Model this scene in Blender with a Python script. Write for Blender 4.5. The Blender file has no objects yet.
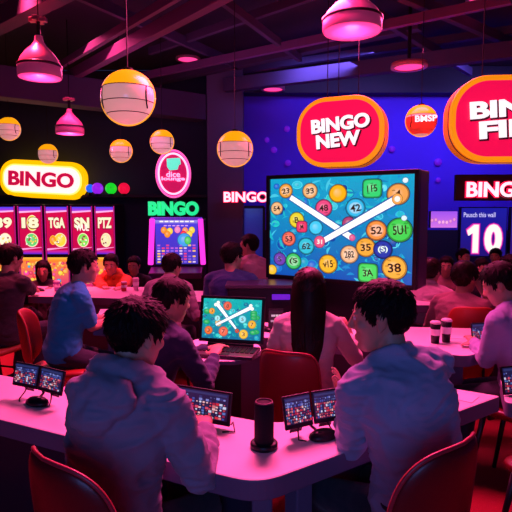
import bpy, bmesh, math, random
from mathutils import Vector, Matrix, noise
random.seed(7)
SC = bpy.context.scene
COL = SC.collection
PI = math.pi
R = math.radians
def V(*a): return Vector(a)

# ------------------------------------------------------------------ camera frame
HCAM, FPX = 1.56, 520.0
PITCH = math.atan(46 / FPX)
def ray(x, y):
    a = PITCH
    F = V(0, math.cos(a), -math.sin(a)); U = V(0, math.sin(a), math.cos(a))
    return F + V(1, 0, 0) * ((x - 256) / FPX) + U * ((256 - y) / FPX)
def at(x, y, Y):
    r = ray(x, y); return V(0, 0, HCAM) + r * (Y / r.y)
def onz(x, y, z):
    r = ray(x, y); return V(0, 0, HCAM) + r * ((z - HCAM) / r.z)

# ------------------------------------------------------------------ materials
def lin(c):
    return tuple((v / 12.92 if v <= .04045 else ((v + .055) / 1.055) ** 2.4) for v in c)
def hexc(h):
    return lin(tuple(int(h[i:i + 2], 16) / 255 for i in (0, 2, 4)))
MATS = {}
def mat(name, col, rough=.5, metal=0, emit=None, es=0, bump=0, bscale=40, var=0, vscale=8, spec=.5, stretch=None, sheen=0, coat=0, trans=0):
    if name in MATS: return MATS[name]
    m = bpy.data.materials.new(name); m.use_nodes = True
    nt = m.node_tree; b = nt.nodes['Principled BSDF']
    col = hexc(col) if isinstance(col, str) else col
    b.inputs['Base Color'].default_value = (*col, 1)
    b.inputs['Roughness'].default_value = rough
    b.inputs['Metallic'].default_value = metal
    b.inputs['Specular IOR Level'].default_value = spec
    b.inputs['Sheen Weight'].default_value = sheen
    b.inputs['Coat Weight'].default_value = coat
    b.inputs['Transmission Weight'].default_value = trans
    if emit is not None:
        e = hexc(emit) if isinstance(emit, str) else emit
        b.inputs['Emission Color'].default_value = (*e, 1)
        b.inputs['Emission Strength'].default_value = es
    if bump or var:
        tc = nt.nodes.new('ShaderNodeTexCoord'); mp = nt.nodes.new('ShaderNodeMapping')
        nt.links.new(tc.outputs['Object'], mp.inputs[0])
        if stretch: mp.inputs['Scale'].default_value = stretch
        if bump:
            n = nt.nodes.new('ShaderNodeTexNoise'); n.inputs['Scale'].default_value = bscale; n.inputs['Detail'].default_value = 4
            nt.links.new(mp.outputs[0], n.inputs['Vector'])
            bp = nt.nodes.new('ShaderNodeBump'); bp.inputs['Strength'].default_value = bump; bp.inputs['Distance'].default_value = .01
            nt.links.new(n.outputs['Fac'], bp.inputs['Height']); nt.links.new(bp.outputs[0], b.inputs['Normal'])
        if var:
            n2 = nt.nodes.new('ShaderNodeTexNoise'); n2.inputs['Scale'].default_value = vscale; n2.inputs['Detail'].default_value = 3
            nt.links.new(mp.outputs[0], n2.inputs['Vector'])
            mx = nt.nodes.new('ShaderNodeMix'); mx.data_type = 'RGBA'
            mx.inputs[6].default_value = (*[v * (1 - var) for v in col], 1)
            mx.inputs[7].default_value = (*[min(1, v * (1 + var)) for v in col], 1)
            nt.links.new(n2.outputs['Fac'], mx.inputs[0]); nt.links.new(mx.outputs[2], b.inputs['Base Color'])
    MATS[name] = m
    return m
def screen_mat(name, s):
    if name in MATS: return MATS[name]
    m = bpy.data.materials.new(name); m.use_nodes = True
    nt = m.node_tree; b = nt.nodes['Principled BSDF']
    b.inputs['Base Color'].default_value = (.01, .01, .012, 1); b.inputs['Roughness'].default_value = .3
    a = nt.nodes.new('ShaderNodeAttribute'); a.attribute_name = 'col'
    nt.links.new(a.outputs['Color'], b.inputs['Emission Color']); b.inputs['Emission Strength'].default_value = s
    MATS[name] = m
    return m

# ------------------------------------------------------------------ tagging, linking
def tag(o, label, cat, group=None, kind=None):
    if label: o['label'] = label
    if cat: o['category'] = cat
    if group: o['group'] = group
    if kind: o['kind'] = kind
    return o
def empty(name, loc, rz=0, label=None, cat=None, group=None):
    o = bpy.data.objects.new(name, None); COL.objects.link(o)
    o.location = loc; o.rotation_euler = (0, 0, rz); o.empty_display_size = .1
    return tag(o, label, cat, group)
def link(name, me, m, parent=None, smooth=None, loc=None, rot=None):
    o = bpy.data.objects.new(name, me); COL.objects.link(o)
    if m is not None:
        me.materials.clear()
        for q in (m if isinstance(m, (list, tuple)) else [m]): me.materials.append(q)
    if smooth is not None:
        me.polygons.foreach_set('use_smooth', [smooth] * len(me.polygons))
    if parent: o.parent = parent
    if loc: o.location = loc
    if rot: o.rotation_euler = rot
    return o
def obj(name, bm, m, parent=None, smooth=False, bevel=0, loc=None, rot=None, seg=2, sub=0):
    bmesh.ops.recalc_face_normals(bm, faces=bm.faces)
    me = bpy.data.meshes.new(name); bm.to_mesh(me); bm.free()
    o = link(name, me, m, parent, smooth, loc, rot)
    if bevel:
        b = o.modifiers.new('bevel', 'BEVEL'); b.width = bevel; b.segments = seg; b.limit_method = 'ANGLE'; b.angle_limit = R(40)
    if sub:
        s = o.modifiers.new('sub', 'SUBSURF'); s.levels = s.render_levels = sub
    return o
def copy_tree(o, parent=None):
    c = o.copy(); COL.objects.link(c)
    if parent: c.parent = parent
    for ch in o.children: copy_tree(ch, c)
    return c

# ------------------------------------------------------------------ bmesh helpers
def add_box(bm, c, s, M=None):
    g = bmesh.ops.create_cube(bm, size=1)
    for v in g['verts']:
        p = V(v.co.x * s[0], v.co.y * s[1], v.co.z * s[2])
        if M: p = M @ p
        v.co = p + Vector(c)
    return bm
def box(c, s, M=None): return add_box(bmesh.new(), c, s, M)
def add_prism(bm, pts, z0, z1):
    a = [bm.verts.new((p[0], p[1], z0)) for p in pts]; b = [bm.verts.new((p[0], p[1], z1)) for p in pts]
    n = len(pts)
    bm.faces.new(a[::-1]); bm.faces.new(b)
    for i in range(n): bm.faces.new((a[i], a[(i + 1) % n], b[(i + 1) % n], b[i]))
    return bm
def xz_prism(bm, pts, y0, y1):
    a = [bm.verts.new((p[0], y0, p[1])) for p in pts]; b = [bm.verts.new((p[0], y1, p[1])) for p in pts]
    n = len(pts)
    bm.faces.new(a); bm.faces.new(b[::-1])
    for i in range(n): bm.faces.new((a[i], b[i], b[(i + 1) % n], a[(i + 1) % n]))
    return bm
def add_tube(bm, pts, rad, seg=8, caps=True):
    pts = [Vector(p) for p in pts]; n = len(pts)
    rads = rad if isinstance(rad, (list, tuple)) else [rad] * n
    rings = []; up = None
    for i, p in enumerate(pts):
        t = (pts[min(i + 1, n - 1)] - pts[max(i - 1, 0)]).normalized()
        if up is None:
            up = V(0, 0, 1) if abs(t.z) < .9 else V(0, 1, 0)
        x = t.cross(up).normalized(); y = x.cross(t).normalized(); up = y
        rings.append([bm.verts.new(p + (x * math.cos(2 * PI * k / seg) + y * math.sin(2 * PI * k / seg)) * rads[i]) for k in range(seg)])
    for i in range(n - 1):
        for k in range(seg):
            bm.faces.new((rings[i][k], rings[i][(k + 1) % seg], rings[i + 1][(k + 1) % seg], rings[i + 1][k]))
    if caps:
        bm.faces.new(rings[0][::-1]); bm.faces.new(rings[-1])
    return bm
def add_lathe(bm, prof, seg=40, c=(0, 0, 0)):
    rings = []
    for r, z in prof:
        if r < 1e-5: rings.append([bm.verts.new((c[0], c[1], c[2] + z))])
        else: rings.append([bm.verts.new((c[0] + r * math.cos(2 * PI * k / seg), c[1] + r * math.sin(2 * PI * k / seg), c[2] + z)) for k in range(seg)])
    for a, b in zip(rings, rings[1:]):
        for k in range(seg):
            q = [a[k % len(a)], a[(k + 1) % len(a)], b[(k + 1) % len(b)], b[k % len(b)]]
            u = []
            for v in q:
                if v not in u: u.append(v)
            if len(u) > 2: bm.faces.new(u)
    return bm
def round_poly(pts, r, n=6):
    out = []; m = len(pts)
    for i in range(m):
        p0, p, p1 = Vector(pts[i - 1][:2]), Vector(pts[i][:2]), Vector(pts[(i + 1) % m][:2])
        rr = r[i] if isinstance(r, (list, tuple)) else r
        if rr <= 0: out.append(tuple(p)); continue
        a = p + (p0 - p).normalized() * rr; b = p + (p1 - p).normalized() * rr
        for k in range(n + 1):
            t = k / n; out.append(tuple(a * (1 - t) ** 2 + p * 2 * t * (1 - t) + b * t * t))
    return out
def stadium(w, h, r, n=14, zc=0):
    out = []
    for cx, cz, a0 in ((w / 2 - r, h / 2 - r, 0), (-w / 2 + r, h / 2 - r, 90), (-w / 2 + r, -h / 2 + r, 180), (w / 2 - r, -h / 2 + r, 270)):
        for k in range(n + 1):
            a = R(a0 + 90 * k / n); out.append((cx + r * math.cos(a), zc + cz + r * math.sin(a)))
    return out

# ------------------------------------------------------------------ text
TXT = {}
def text_geo(s, off=0, ext=0, shear=0):
    k = (s, off, ext, shear)
    if k in TXT: return TXT[k]
    cu = bpy.data.curves.new('t', 'FONT'); cu.body = s; cu.offset = off; cu.extrude = ext; cu.align_x = 'CENTER'; cu.align_y = 'CENTER'; cu.shear = shear
    cu.resolution_u = 4
    o = bpy.data.objects.new('t', cu); COL.objects.link(o)
    dg = bpy.context.evaluated_depsgraph_get(); me = o.evaluated_get(dg).to_mesh()
    vs = [v.co.copy() for v in me.vertices]; fs = [tuple(p.vertices) for p in me.polygons]
    o.evaluated_get(dg).to_mesh_clear(); bpy.data.objects.remove(o); bpy.data.curves.remove(cu)
    x0, x1 = min(v.x for v in vs), max(v.x for v in vs); y0, y1 = min(v.y for v in vs), max(v.y for v in vs)
    vs = [V(v.x - (x0 + x1) / 2, v.y - (y0 + y1) / 2, v.z) for v in vs]
    TXT[k] = (vs, fs, x1 - x0, y1 - y0)
    return TXT[k]
def text_bm(bm, s, w, h, c=(0, 0, 0), off=.02, depth=.01, rot=0, grow=0):
    """solid letters in the xz plane facing -y, fitted to w x h (h 0 keeps the aspect)"""
    vs, fs, tw, th = text_geo(s, off + grow, .5)
    _, _, bw, bh = text_geo(s, off, .5)
    sx = w / bw; sz = h / bh if h else sx
    nv = []
    cr, sr = math.cos(rot), math.sin(rot)
    for v in vs:
        x, z = v.x * sx, v.y * sz
        nv.append(bm.verts.new((c[0] + x * cr - z * sr, c[1] - v.z * 2 * depth / 2, c[2] + x * sr + z * cr)))
    for f in fs:
        try: bm.faces.new([nv[i] for i in f])
        except ValueError: pass
    return bm

class Canvas:
    """flat picture of a display: coloured shapes in the xz plane facing -y"""
    def __init__(s, w, h): s.w, s.h = w, h; s.v = []; s.f = []; s.c = []; s.k = 0
    def y(s): s.k += 1; return -s.k * .00004
    def poly(s, pts, cols):
        y = s.y(); b = len(s.v)
        s.v += [(p[0], y, p[1]) for p in pts]; s.f.append(tuple(range(b, b + len(pts))))
        s.c.append([cols] * len(pts) if isinstance(cols[0], float) else list(cols))
    def rect(s, x0, z0, x1, z1, c, c2=None):
        c2 = c2 or c
        s.poly([(x0, z0), (x1, z0), (x1, z1), (x0, z1)], [c, c, c2, c2])
    def ball(s, x, z, rx, rz, c, n=20, hl=.45, sq=2, rim=None):
        y = s.y(); b = len(s.v); dark = rim or tuple(q * .45 for q in c); light = tuple(min(1., q + (1 - q) * hl * .5) for q in c)
        def pt(a, k, ox=0, oz=0):
            ca, sa = math.cos(a), math.sin(a)
            e = 2 / sq
            return (x + ox + math.copysign(abs(ca) ** e, ca) * rx * k, y, z + oz + math.copysign(abs(sa) ** e, sa) * rz * k)
        s.v.append((x - rx * .25, y, z + rz * .3))
        for k in (.55, .88, 1): s.v += [pt(2 * PI * i / n, k, -rx * .1 * (1 - k), rz * .1 * (1 - k)) for i in range(n)]
        for i in range(n):
            j = (i + 1) % n
            s.f.append((b, b + 1 + i, b + 1 + j)); s.c.append([light, c, c])
            s.f.append((b + 1 + i, b + 1 + n + i, b + 1 + n + j, b + 1 + j)); s.c.append([c, c, c, c])
            s.f.append((b + 1 + n + i, b + 1 + 2 * n + i, b + 1 + 2 * n + j, b + 1 + n + j)); s.c.append([dark] * 4)
    def text(s, t, x, z, w, h, c, off=.02, rot=0):
        vs, fs, tw, th = text_geo(t, off, 0); y = s.y(); b = len(s.v)
        sx, sz = w / tw, (h / th if h else w / tw); cr, sr = math.cos(rot), math.sin(rot)
        for v in vs:
            a, e = v.x * sx, v.y * sz
            s.v.append((x + a * cr - e * sr, y, z + a * sr + e * cr))
        for f in fs: s.f.append(tuple(b + i for i in f)); s.c.append([c] * len(f))
    def build(s, name, m, parent, loc=(0, 0, 0), rot=(0, 0, 0)):
        me = bpy.data.meshes.new(name); me.from_pydata(s.v, [], s.f)
        # keep every polygon facing the viewer (-y)
        at_ = me.color_attributes.new('col', 'FLOAT_COLOR', 'CORNER')
        i = 0
        for cs in s.c:
            for c in cs: at_.data[i].color = (*c, 1); i += 1
        return link(name, me, m, parent, False, loc, rot)
H = hexc

# ------------------------------------------------------------------ base materials
M_floor = mat('red_carpet', (.34, .006, .022), .85, bump=.3, bscale=120, var=.15, vscale=3)
M_lam = mat('white_laminate', (.80, .76, .78), .38, bump=.02, bscale=60, var=.03)
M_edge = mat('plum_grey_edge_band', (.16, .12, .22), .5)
M_blackp = mat('black_plastic', (.009, .009, .013), .36, spec=.3)
M_blackm = mat('black_satin_metal', (.02, .018, .025), .4, .6)
M_dark = mat('dark_painted_panel', (.02, .016, .035), .6)
M_redch = mat('red_chair_vinyl', (.13, .004, .010), .36, bump=.05, bscale=90, var=.1)
M_redch2 = mat('red_orange_vinyl', (.42, .03, .02), .45, bump=.05, bscale=90)
M_pipe = mat('red_piping', (.40, .03, .05), .35)
M_brown = mat('brown_orange_vinyl', (.35, .09, .04), .5)
M_ceil = mat('ceiling_paint', (.03, .02, .045), .9, bump=.1, bscale=12)
M_wallL = mat('dark_navy_wall', (.022, .034, .085), .8, bump=.05, bscale=20)
M_wallB = mat('blue_wall_paint', (.10, .03, .80), .75, bump=.05, bscale=15, var=.12, vscale=1.2)
M_col = mat('column_paint', (.12, .09, .17), .8, bump=.05, bscale=15)
M_beam = mat('beam_paint', (.22, .08, .22), .5, .2)
M_beamd = mat('dark_beam_paint', (.075, .05, .12), .7)
M_skin = mat('skin', (.56, .30, .21), .5, bump=.06, bscale=220, var=.05)
M_eye = mat('eye_white', (.7, .68, .66), .2); M_iris = mat('dark_iris', (.02, .012, .01), .15)
M_hair = mat('dark_hair', (.007, .004, .005), .5, spec=.14, bump=.4, bscale=60, stretch=(6, 6, 1))
M_hairb = mat('dark_brown_hair', (.016, .006, .006), .45, spec=.2)
M_scr = screen_mat('display_emission', 1.12)
M_scr2 = screen_mat('small_display_emission', .8)
M_gold = mat('gold_sign_edge', 'ff9a10', .4, emit='ff9c12', es=.75)
M_gold_side = mat('amber_sign_side', 'ff8a08', .45, emit='f08008', es=.35)
M_signred = mat('magenta_sign_face', 'f0104a', .4, emit='f80f52', es=.85)
M_white_e = mat('white_lit_letter', 'ffffff', .4, emit='fff2fa', es=1.1)

# ------------------------------------------------------------------ setting
def struct(name, bm, m, bevel=0):
    o = obj(name, bm, m, bevel=bevel); o['kind'] = 'structure'; return o
XL, XR, YB, YF, ZC = -5.6, 6.0, 9.4, -2.6, 4.0
struct('floor', box(((XL + XR) / 2, (YB + YF) / 2, -.05), (XR - XL, YB - YF, .1)), M_floor)
struct('ceiling', box(((XL + XR) / 2, (YB + YF) / 2, ZC + .06), (XR - XL, YB - YF, .1)), M_ceil)
struct('wall_left', box((XL - .05, (YB + YF) / 2, ZC / 2), (.1, YB - YF, ZC)), M_wallL)
struct('wall_right', box((XR + .05, (YB + YF) / 2, ZC / 2), (.1, YB - YF, ZC)), M_wallB)
struct('wall_front', box(((XL + XR) / 2, YF - .05, ZC / 2), (XR - XL, .1, ZC)), M_wallL)
cl, cr_ = at(207, 150, 8.6).x, at(243, 150, 8.6).x
struct('wall_back_left', box(((XL + cl) / 2, YB + .05, ZC / 2), (cl - XL, .1, ZC)), M_wallL)
struct('wall_back', box(((XR + cr_) / 2, YB + .05, 2.6), (XR - cr_, .1, 2.8)), M_wallB)
struct('wall_back_lower', box(((XR + cr_) / 2, YB + .03, .6), (XR - cr_, .14, 1.2)), M_dark)
struct('column', box(((cl + cr_) / 2, 9.0, ZC / 2), (cr_ - cl, .8, ZC)), M_col, .01)
# bulkhead over the dark gaming alcove, running back from the near left
def slanted(name, a, b, z0, z1, th, m, th2=None):
    a, b = Vector(a[:2]), Vector(b[:2]); d = (b - a).normalized(); n = V(-d.y, d.x)
    bm = bmesh.new(); p = [a, b, b + n * th, a + n * th]
    add_prism(bm, [tuple(q) for q in p], z0, z1)
    return struct(name, bm, m, .005)
pa = at(-40, 90, 6.6); pb = at(206, 132, 8.6)
slanted('trim_1', (pa.x, pa.y), (pb.x, pb.y), 3.02, 3.42, .3, M_beamd)
# ceiling beams, rails, ducts
def beam(name, px0, px1, z, w, h, m):
    a = onz(*px0, z); b = onz(*px1, z)
    d = (b - a); d.z = 0
    L = d.length; dd = d.normalized(); n = V(-dd.y, dd.x, 0)
    bm = bmesh.new()
    for s0, s1 in ((-1, 1),):
        p = [a + n * w / 2, b + n * w / 2, b - n * w / 2, a - n * w / 2]
        add_prism(bm, [(q.x, q.y) for q in p], z, z + h)
    return struct(name, bm, m, .004)
k = 2
for a, b, z, w, h, m in (
    ((20, 92), (230, -30), 3.45, .05, .09, M_beam), ((40, 97), (300, -38), 3.4, .10, .14, M_beam),
    ((130, 82), (512, 4), 3.55, .07, .10, M_beam), ((120, 92), (420, 30), 3.7, .14, .12, M_beamd),
    ((-20, 40), (90, -14), 3.4, .16, .18, M_beamd), ((205, -8), (300, 62), 3.6, .06, .09, M_beamd),
    ((225, 92), (540, 55), 3.45, .14, .2, M_beamd), ((330, -8), (470, 76), 3.65, .07, .12, M_beamd),
    ((60, -8), (240, 70), 3.7, .06, .12, M_beamd), ((400, 0), (540, 60), 3.7, .08, .12, M_beamd),
    ((150, 55), (330, -6), 3.75, .06, .1, M_beamd), ((210, 78), (512, 34), 3.8, .1, .1, M_beamd)):
    beam('trim_%d' % k, a, b, z, w, h, m); k += 1
# dark fascia above the blue wall
struct('trim_%d' % k, box(((XR + cr_) / 2, YB - .15, 3.78), (XR - cr_, .3, .44)), M_dark); k += 1
struct('trim_%d' % k, box(((XL + cl) / 2, 9.2, 1.80), (cl - XL, .36, .05)), M_dark, .004)
# window between column and the big display
wl, wr = at(222, 230, 9.3), at(264, 230, 9.3)
fr = bmesh.new()
z0, z1 = at(240, 262, 9.3).z, at(240, 207, 9.3).z
for x in (wl.x, (wl.x + wr.x) / 2, wr.x): add_box(fr, (x, 9.32, (z0 + z1) / 2), (.05, .1, z1 - z0))
for z in (z0, z1): add_box(fr, ((wl.x + wr.x) / 2, 9.32, z), (wr.x - wl.x, .1, .05))
w1 = struct('window_1', fr, M_blackm)
obj('window_pane', box(((wl.x + wr.x) / 2, 9.35, (z0 + z1) / 2), (wr.x - wl.x, .02, z1 - z0)), mat('blue_window_glass', (.03, .04, .3), .15, emit=(.02, .02, .25), es=.5), w1)

# ------------------------------------------------------------------ lamps
def cord_bm(z0, z1, r=.004): return add_tube(bmesh.new(), [(0, 0, z0), (0, 0, z1)], r, 6)
M_globe = mat('pearly_globe_glass', (.85, .55, .58), .22, emit=(.95, .42, .40), es=.52, coat=.5)
M_cap = mat('amber_globe_cap', 'ff9a10', .3, emit='ffa50a', es=1.0)
M_rim = mat('gold_rim', 'ffb030', .3, emit='ffae30', es=.9)
M_seam = mat('dark_seam', (.08, .02, .05), .4)
M_bell = mat('pink_enamel_shade', (.62, .16, .33), .35, emit=(.42, .03, .14), es=.25)
M_glow = mat('pink_lamp_diffuser', 'ff4a9a', .5, emit='ff3f92', es=1.25)
def globe_lamp(px, py, rpx, dia, label, grp='hanging amber-capped globe lamps'):
    d = dia / 2 * FPX / rpx
    c = at(px, py, d); r = dia / 2
    t = empty('globe_lamp', c, 0, label, 'lamp', grp)
    def sph(a0, a1, rr, n=16): return [(rr * math.cos(R(a0 + (a1 - a0) * i / n)), rr * math.sin(R(a0 + (a1 - a0) * i / n))) for i in range(n + 1)]
    obj('globe_body', add_lathe(bmesh.new(), [(0, -r)] + sph(-88, 20, r)), M_globe, t, True)
    obj('globe_cap', add_lathe(bmesh.new(), sph(20, 88, r * 1.015) + [(0, r * 1.015)]), M_cap, t, True)
    for z in (.34, -.2, -.62):
        rr = r * math.sqrt(1 - z * z)
        obj('seam_ring', add_tube(bmesh.new(), [(rr * math.cos(a / 24 * PI), rr * math.sin(a / 24 * PI), z * r) for a in range(49)], r * .018, 6), M_seam, t, True)
    for sx in (-1, 1):
        pts = [(sx * r * .80, -r * .62 * 0 - r * math.sqrt(max(0, 1 - .64 - (z * z))) if z * z < .36 else 0, r * z) for z in (-.45, -.3, -.1, .1, .3)]
        obj('side_clip', add_tube(bmesh.new(), pts, r * .035, 6), M_blackm, t, True)
    obj('rim_ring', add_tube(bmesh.new(), [(r * 1.01 * math.cos(a / 24 * PI), 0, r * 1.01 * math.sin(a / 24 * PI)) for a in range(49)], r * .035, 6), M_rim, t, True)
    obj('socket', add_lathe(bmesh.new(), [(0, r * .98), (r * .2, r * .98), (r * .2, r * 1.08), (r * .1, r * 1.12), (0, r * 1.12)], 20), M_blackm, t)
    obj('cord', cord_bm(r * 1.1, ZC - c.z), M_blackp, t)
    return t, r
globe_lamp(128, 98, 26, .34, 'largest amber-capped globe lamp hanging near the ceiling beams')
globe_lamp(235, 149, 17, .34, 'amber-capped globe lamp hanging in front of the column')
globe_lamp(9, 129, 11, .30, 'amber-capped globe lamp at the left edge above the yellow oval sign')
globe_lamp(48, 154, 9.5, .29, 'smallest amber-capped globe lamp just above the yellow oval sign')
globe_lamp(121, 151, 11, .30, 'amber-capped globe lamp right below the largest globe')
globe_lamp(162, 142, 11.5, .30, 'amber-capped globe lamp just above the round pink neon sign')
gl, gr = globe_lamp(421, 121, 15, .32, 'lettered globe lamp hanging between the two magenta oval signs')
bt = bmesh.new(); text_bm(bt, 'BMSP', gr * 1.45, gr * .42, (0, -gr * .98, 0), .03, .012, R(3), .03)
obj('lettering_outline', bt, mat('crimson_outline', 'c00d2e', .4, emit='d01038', es=.6), gl)
bt = bmesh.new(); text_bm(bt, 'BMSP', gr * 1.4, gr * .40, (0, -gr * 1.02, 0), .02, .012, R(3))
obj('lettering', bt, M_white_e, gl)
M_redlow = mat('red_globe_band', 'e02a2a', .4, emit='e8302a', es=.7)
obj('red_band', add_lathe(bmesh.new(), [(gr * 1.012 * math.cos(R(a)), gr * 1.012 * math.sin(R(a))) for a in range(-60, 14, 4)]), M_redlow, gl, True)

def bell_lamp(px, pyt, pyb, wpx, dia, label):
    d = dia * FPX / wpx; b = at(px, pyb, d); top = at(px, pyt, d).z - b.z; r = dia / 2; h = top
    t = empty('bell_pendant_lamp', b, 0, label, 'lamp', 'pink bell pendant lamps')
    prof = [(r * .97, .0), (r, .01), (r, h * .16), (r * .98, h * .28), (r * .86, h * .45), (r * .62, h * .62), (r * .34, h * .76), (r * .2, h * .88), (r * .17, h), (0, h)]
    inner = [(r * .94, .012), (r * .9, h * .3), (r * .6, h * .58), (0, h * .7)]
    obj('shade', add_lathe(bmesh.new(), prof + inner[::-1] and [(p, z) for p, z in prof]), M_bell, t, True)
    obj('shade_lining', add_lathe(bmesh.new(), inner), mat('pale_shade_lining', (.8, .5, .6), .6), t, True)
    obj('diffuser', add_lathe(bmesh.new(), [(0, -.006), (r * .6, -.004), (r * .95, .004), (r * .95, .014), (0, .014)]), M_glow, t, True)
    obj('band', add_lathe(bmesh.new(), [(r * 1.005, h * .25), (r * 1.03, h * .27), (r * 1.02, h * .31), (r * .985, h * .32)]), mat('dark_band', (.05, .01, .03), .3), t, True)
    obj('stem', add_tube(bmesh.new(), [(0, 0, h * .98), (0, 0, h * 1.35)], r * .1, 10), M_blackm, t)
    cm = bmesh.new()
    for a in range(4): add_box(cm, (math.cos(a * PI / 2) * r * .25, math.sin(a * PI / 2) * r * .25, h * 1.38), (r * .3, r * .3, h * .1))
    obj('mounting_clamp', cm, mat('pinkish_metal', (.4, .12, .2), .4, .3), t, bevel=.003)
    obj('cord', cord_bm(h * 1.35, ZC - b.z, .006), M_blackp, t)
    return b, r
B1 = bell_lamp(40, 36, 78, 41, .38, 'large pink bell pendant lamp near the top left corner')
B2 = bell_lamp(70, 109, 134, 27, .36, 'small pink bell pendant lamp above the yellow oval sign')
B3 = bell_lamp(352, -12, 32, 57, .42, 'nearest pink bell pendant lamp above the oval BINGO NEW sign')
def downlight(px, py, label, dd=8.9):
    p = onz(px, py, ZC - .02) if py < 66 else at(px, py, dd)
    if py >= 66: p.z = at(px, py, dd).z
    t = empty('ceiling_downlight', p, 0, label, 'ceiling light', 'round pink downlights')
    obj('trim_ring', add_lathe(bmesh.new(), [(.16, 0), (.20, 0), (.2, .05), (.16, .05)]), mat('pink_trim', (.5, .2, .3), .4), t, True)
    obj('diffuser', add_lathe(bmesh.new(), [(0, .012), (.16, .012), (.16, .03), (0, .03)]), M_glow, t, True)
    hz = ZC - p.z
    if hz > .08: obj('drop_rod', add_tube(bmesh.new(), [(0, 0, .03), (0, 0, hz)], .02, 8), M_blackm, t)
    return p
downlight(188, 60, 'pink downlight near the ceiling rails left of centre')
downlight(273, 90, 'pink downlight above the blue wall right of the column globe')
downlight(409, 68, 'pink downlight between the two magenta oval signs', 6.0)
downlight(484, -1, 'pink downlight at the top right edge of the ceiling')

# ------------------------------------------------------------------ oval hanging signs
def hang_sign(name, pc, d, wpx, hpx, rz, l1, l2, label, th, line):
    c = at(*pc, d); w = wpx * d / FPX / math.cos(rz); h = hpx * d / FPX
    t = empty(name, c, rz, label, 'sign', 'hanging magenta oval signs')
    rr = h * .44
    bm = bmesh.new(); xz_prism(bm, stadium(w, h, rr), 0, th); obj('housing', bm, M_gold_side, t, bevel=.006)
    bm = bmesh.new(); xz_prism(bm, stadium(w, h, rr), -.03, 0); obj('border', bm, M_gold, t, bevel=.012, seg=3)
    bm = bmesh.new(); xz_prism(bm, stadium(w * 1.005, h * 1.005, rr), .012, .03); obj('edge_seam', bm, M_seam, t)
    q = .065 * h
    bm = bmesh.new(); xz_prism(bm, stadium(w - 2 * q, h - 2 * q, rr - q), -.042, -.03); obj('face', bm, M_signred, t, bevel=.004)
    for s, lw, lh, cx, cz in (l1, l2):
        rot = R(4)
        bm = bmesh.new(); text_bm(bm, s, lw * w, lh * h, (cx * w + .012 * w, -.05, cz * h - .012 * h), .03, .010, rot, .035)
        obj('lettering_shadow_layer', bm, mat('maroon_letter_backing', (.12, .0, .03), .5), t)  # dark outline layer set behind the white letters
        bm = bmesh.new(); text_bm(bm, s, lw * w, lh * h, (cx * w, -.062, cz * h), .04, .012, rot)
        obj('lettering', bm, M_white_e, t)
    for x in line:
        obj('hanging_wire', add_tube(bmesh.new(), [(x * w, th / 2, h * .47), (x * w, th / 2, ZC - c.z)], .005, 6), M_blackm, t)
hang_sign('oval_hanging_sign', (339.5, 132), 5.4, 80, 68, R(-24), ('BINGO', .66, .20, .02, .11), ('NEW', .50, .20, .0, -.12),
          'whole magenta oval hanging sign reading BINGO NEW above the big display', .22, (-.18, -.05, .18))
hang_sign('oval_hanging_sign', (520, 119), 4.6, 136, 84, R(-4), ('BINGO', .78, .20, .02, .13), ('FIELD', .70, .20, .05, -.10),
          'magenta oval hanging sign reading BINGO FIELD cut by the right edge', .18, (-.25, .05, .25))

# ------------------------------------------------------------------ yellow oval BINGO sign
c = at(42.5, 179.5, 9.0); w, h = 87 * 9 / FPX, 37 * 9 / FPX
t = empty('oval_wall_sign', (c.x, 9.05, c.z), R(-3), 'glowing yellow-rimmed oval wall sign reading BINGO above the slot machines', 'sign')
t.rotation_euler = (0, R(3), R(-3))
bm = bmesh.new(); xz_prism(bm, stadium(w, h, h * .42), -.06, .1); obj('housing', bm, mat('yellow_neon_rim', 'ffc000', .4, emit='ffb400', es=1.25), t, bevel=.03, seg=3)
bm = bmesh.new(); xz_prism(bm, stadium(w * .92, h * .76, h * .34), -.07, -.05); obj('inner_border', bm, mat('pale_yellow_light', 'fff0a0', .4, emit='ffe070', es=1.3), t, bevel=.01)
bm = bmesh.new(); xz_prism(bm, stadium(w * .88, h * .68, h * .3), -.08, -.06); obj('face', bm, mat('cream_lit_face', 'fff6f0', .4, emit='fff0ea', es=1.1), t, bevel=.008)
bm = bmesh.new(); text_bm(bm, 'BINGO', w * .76, h * .40, (0, -.1, 0), .04, .015); obj('lettering', bm, mat('crimson_letter', 'd80f50', .4, emit='d8104e', es=.75), t)
for i, (x, hc) in enumerate(((90, '1c6cff'), (97.5, '9a20f0'), (111, '18e02a'), (124, 'f01040'))):
    p = at(x, 188.5, 9.0); r = (5.6 if i else 4.2) * 9 / FPX
    nm = ('blue', 'purple', 'green', 'red')[i]
    t = empty('light_ball', p, 0, nm + ' glowing light ball on the ledge right of the yellow oval sign', 'lamp', 'coloured light balls on the ledge')
    obj('glass_ball', add_lathe(bmesh.new(), [(r * math.cos(R(a)), r * math.sin(R(a))) for a in range(-90, 91, 9)], 24), mat(nm + '_light_glass', hc, .3, emit=hc, es=.9), t, True)
    obj('foot', add_lathe(bmesh.new(), [(0, -r * .9), (r * .4, -r * .9), (r * .5, 1.825 - p.z), (0, 1.825 - p.z)], 20), M_blackp, t)

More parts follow.
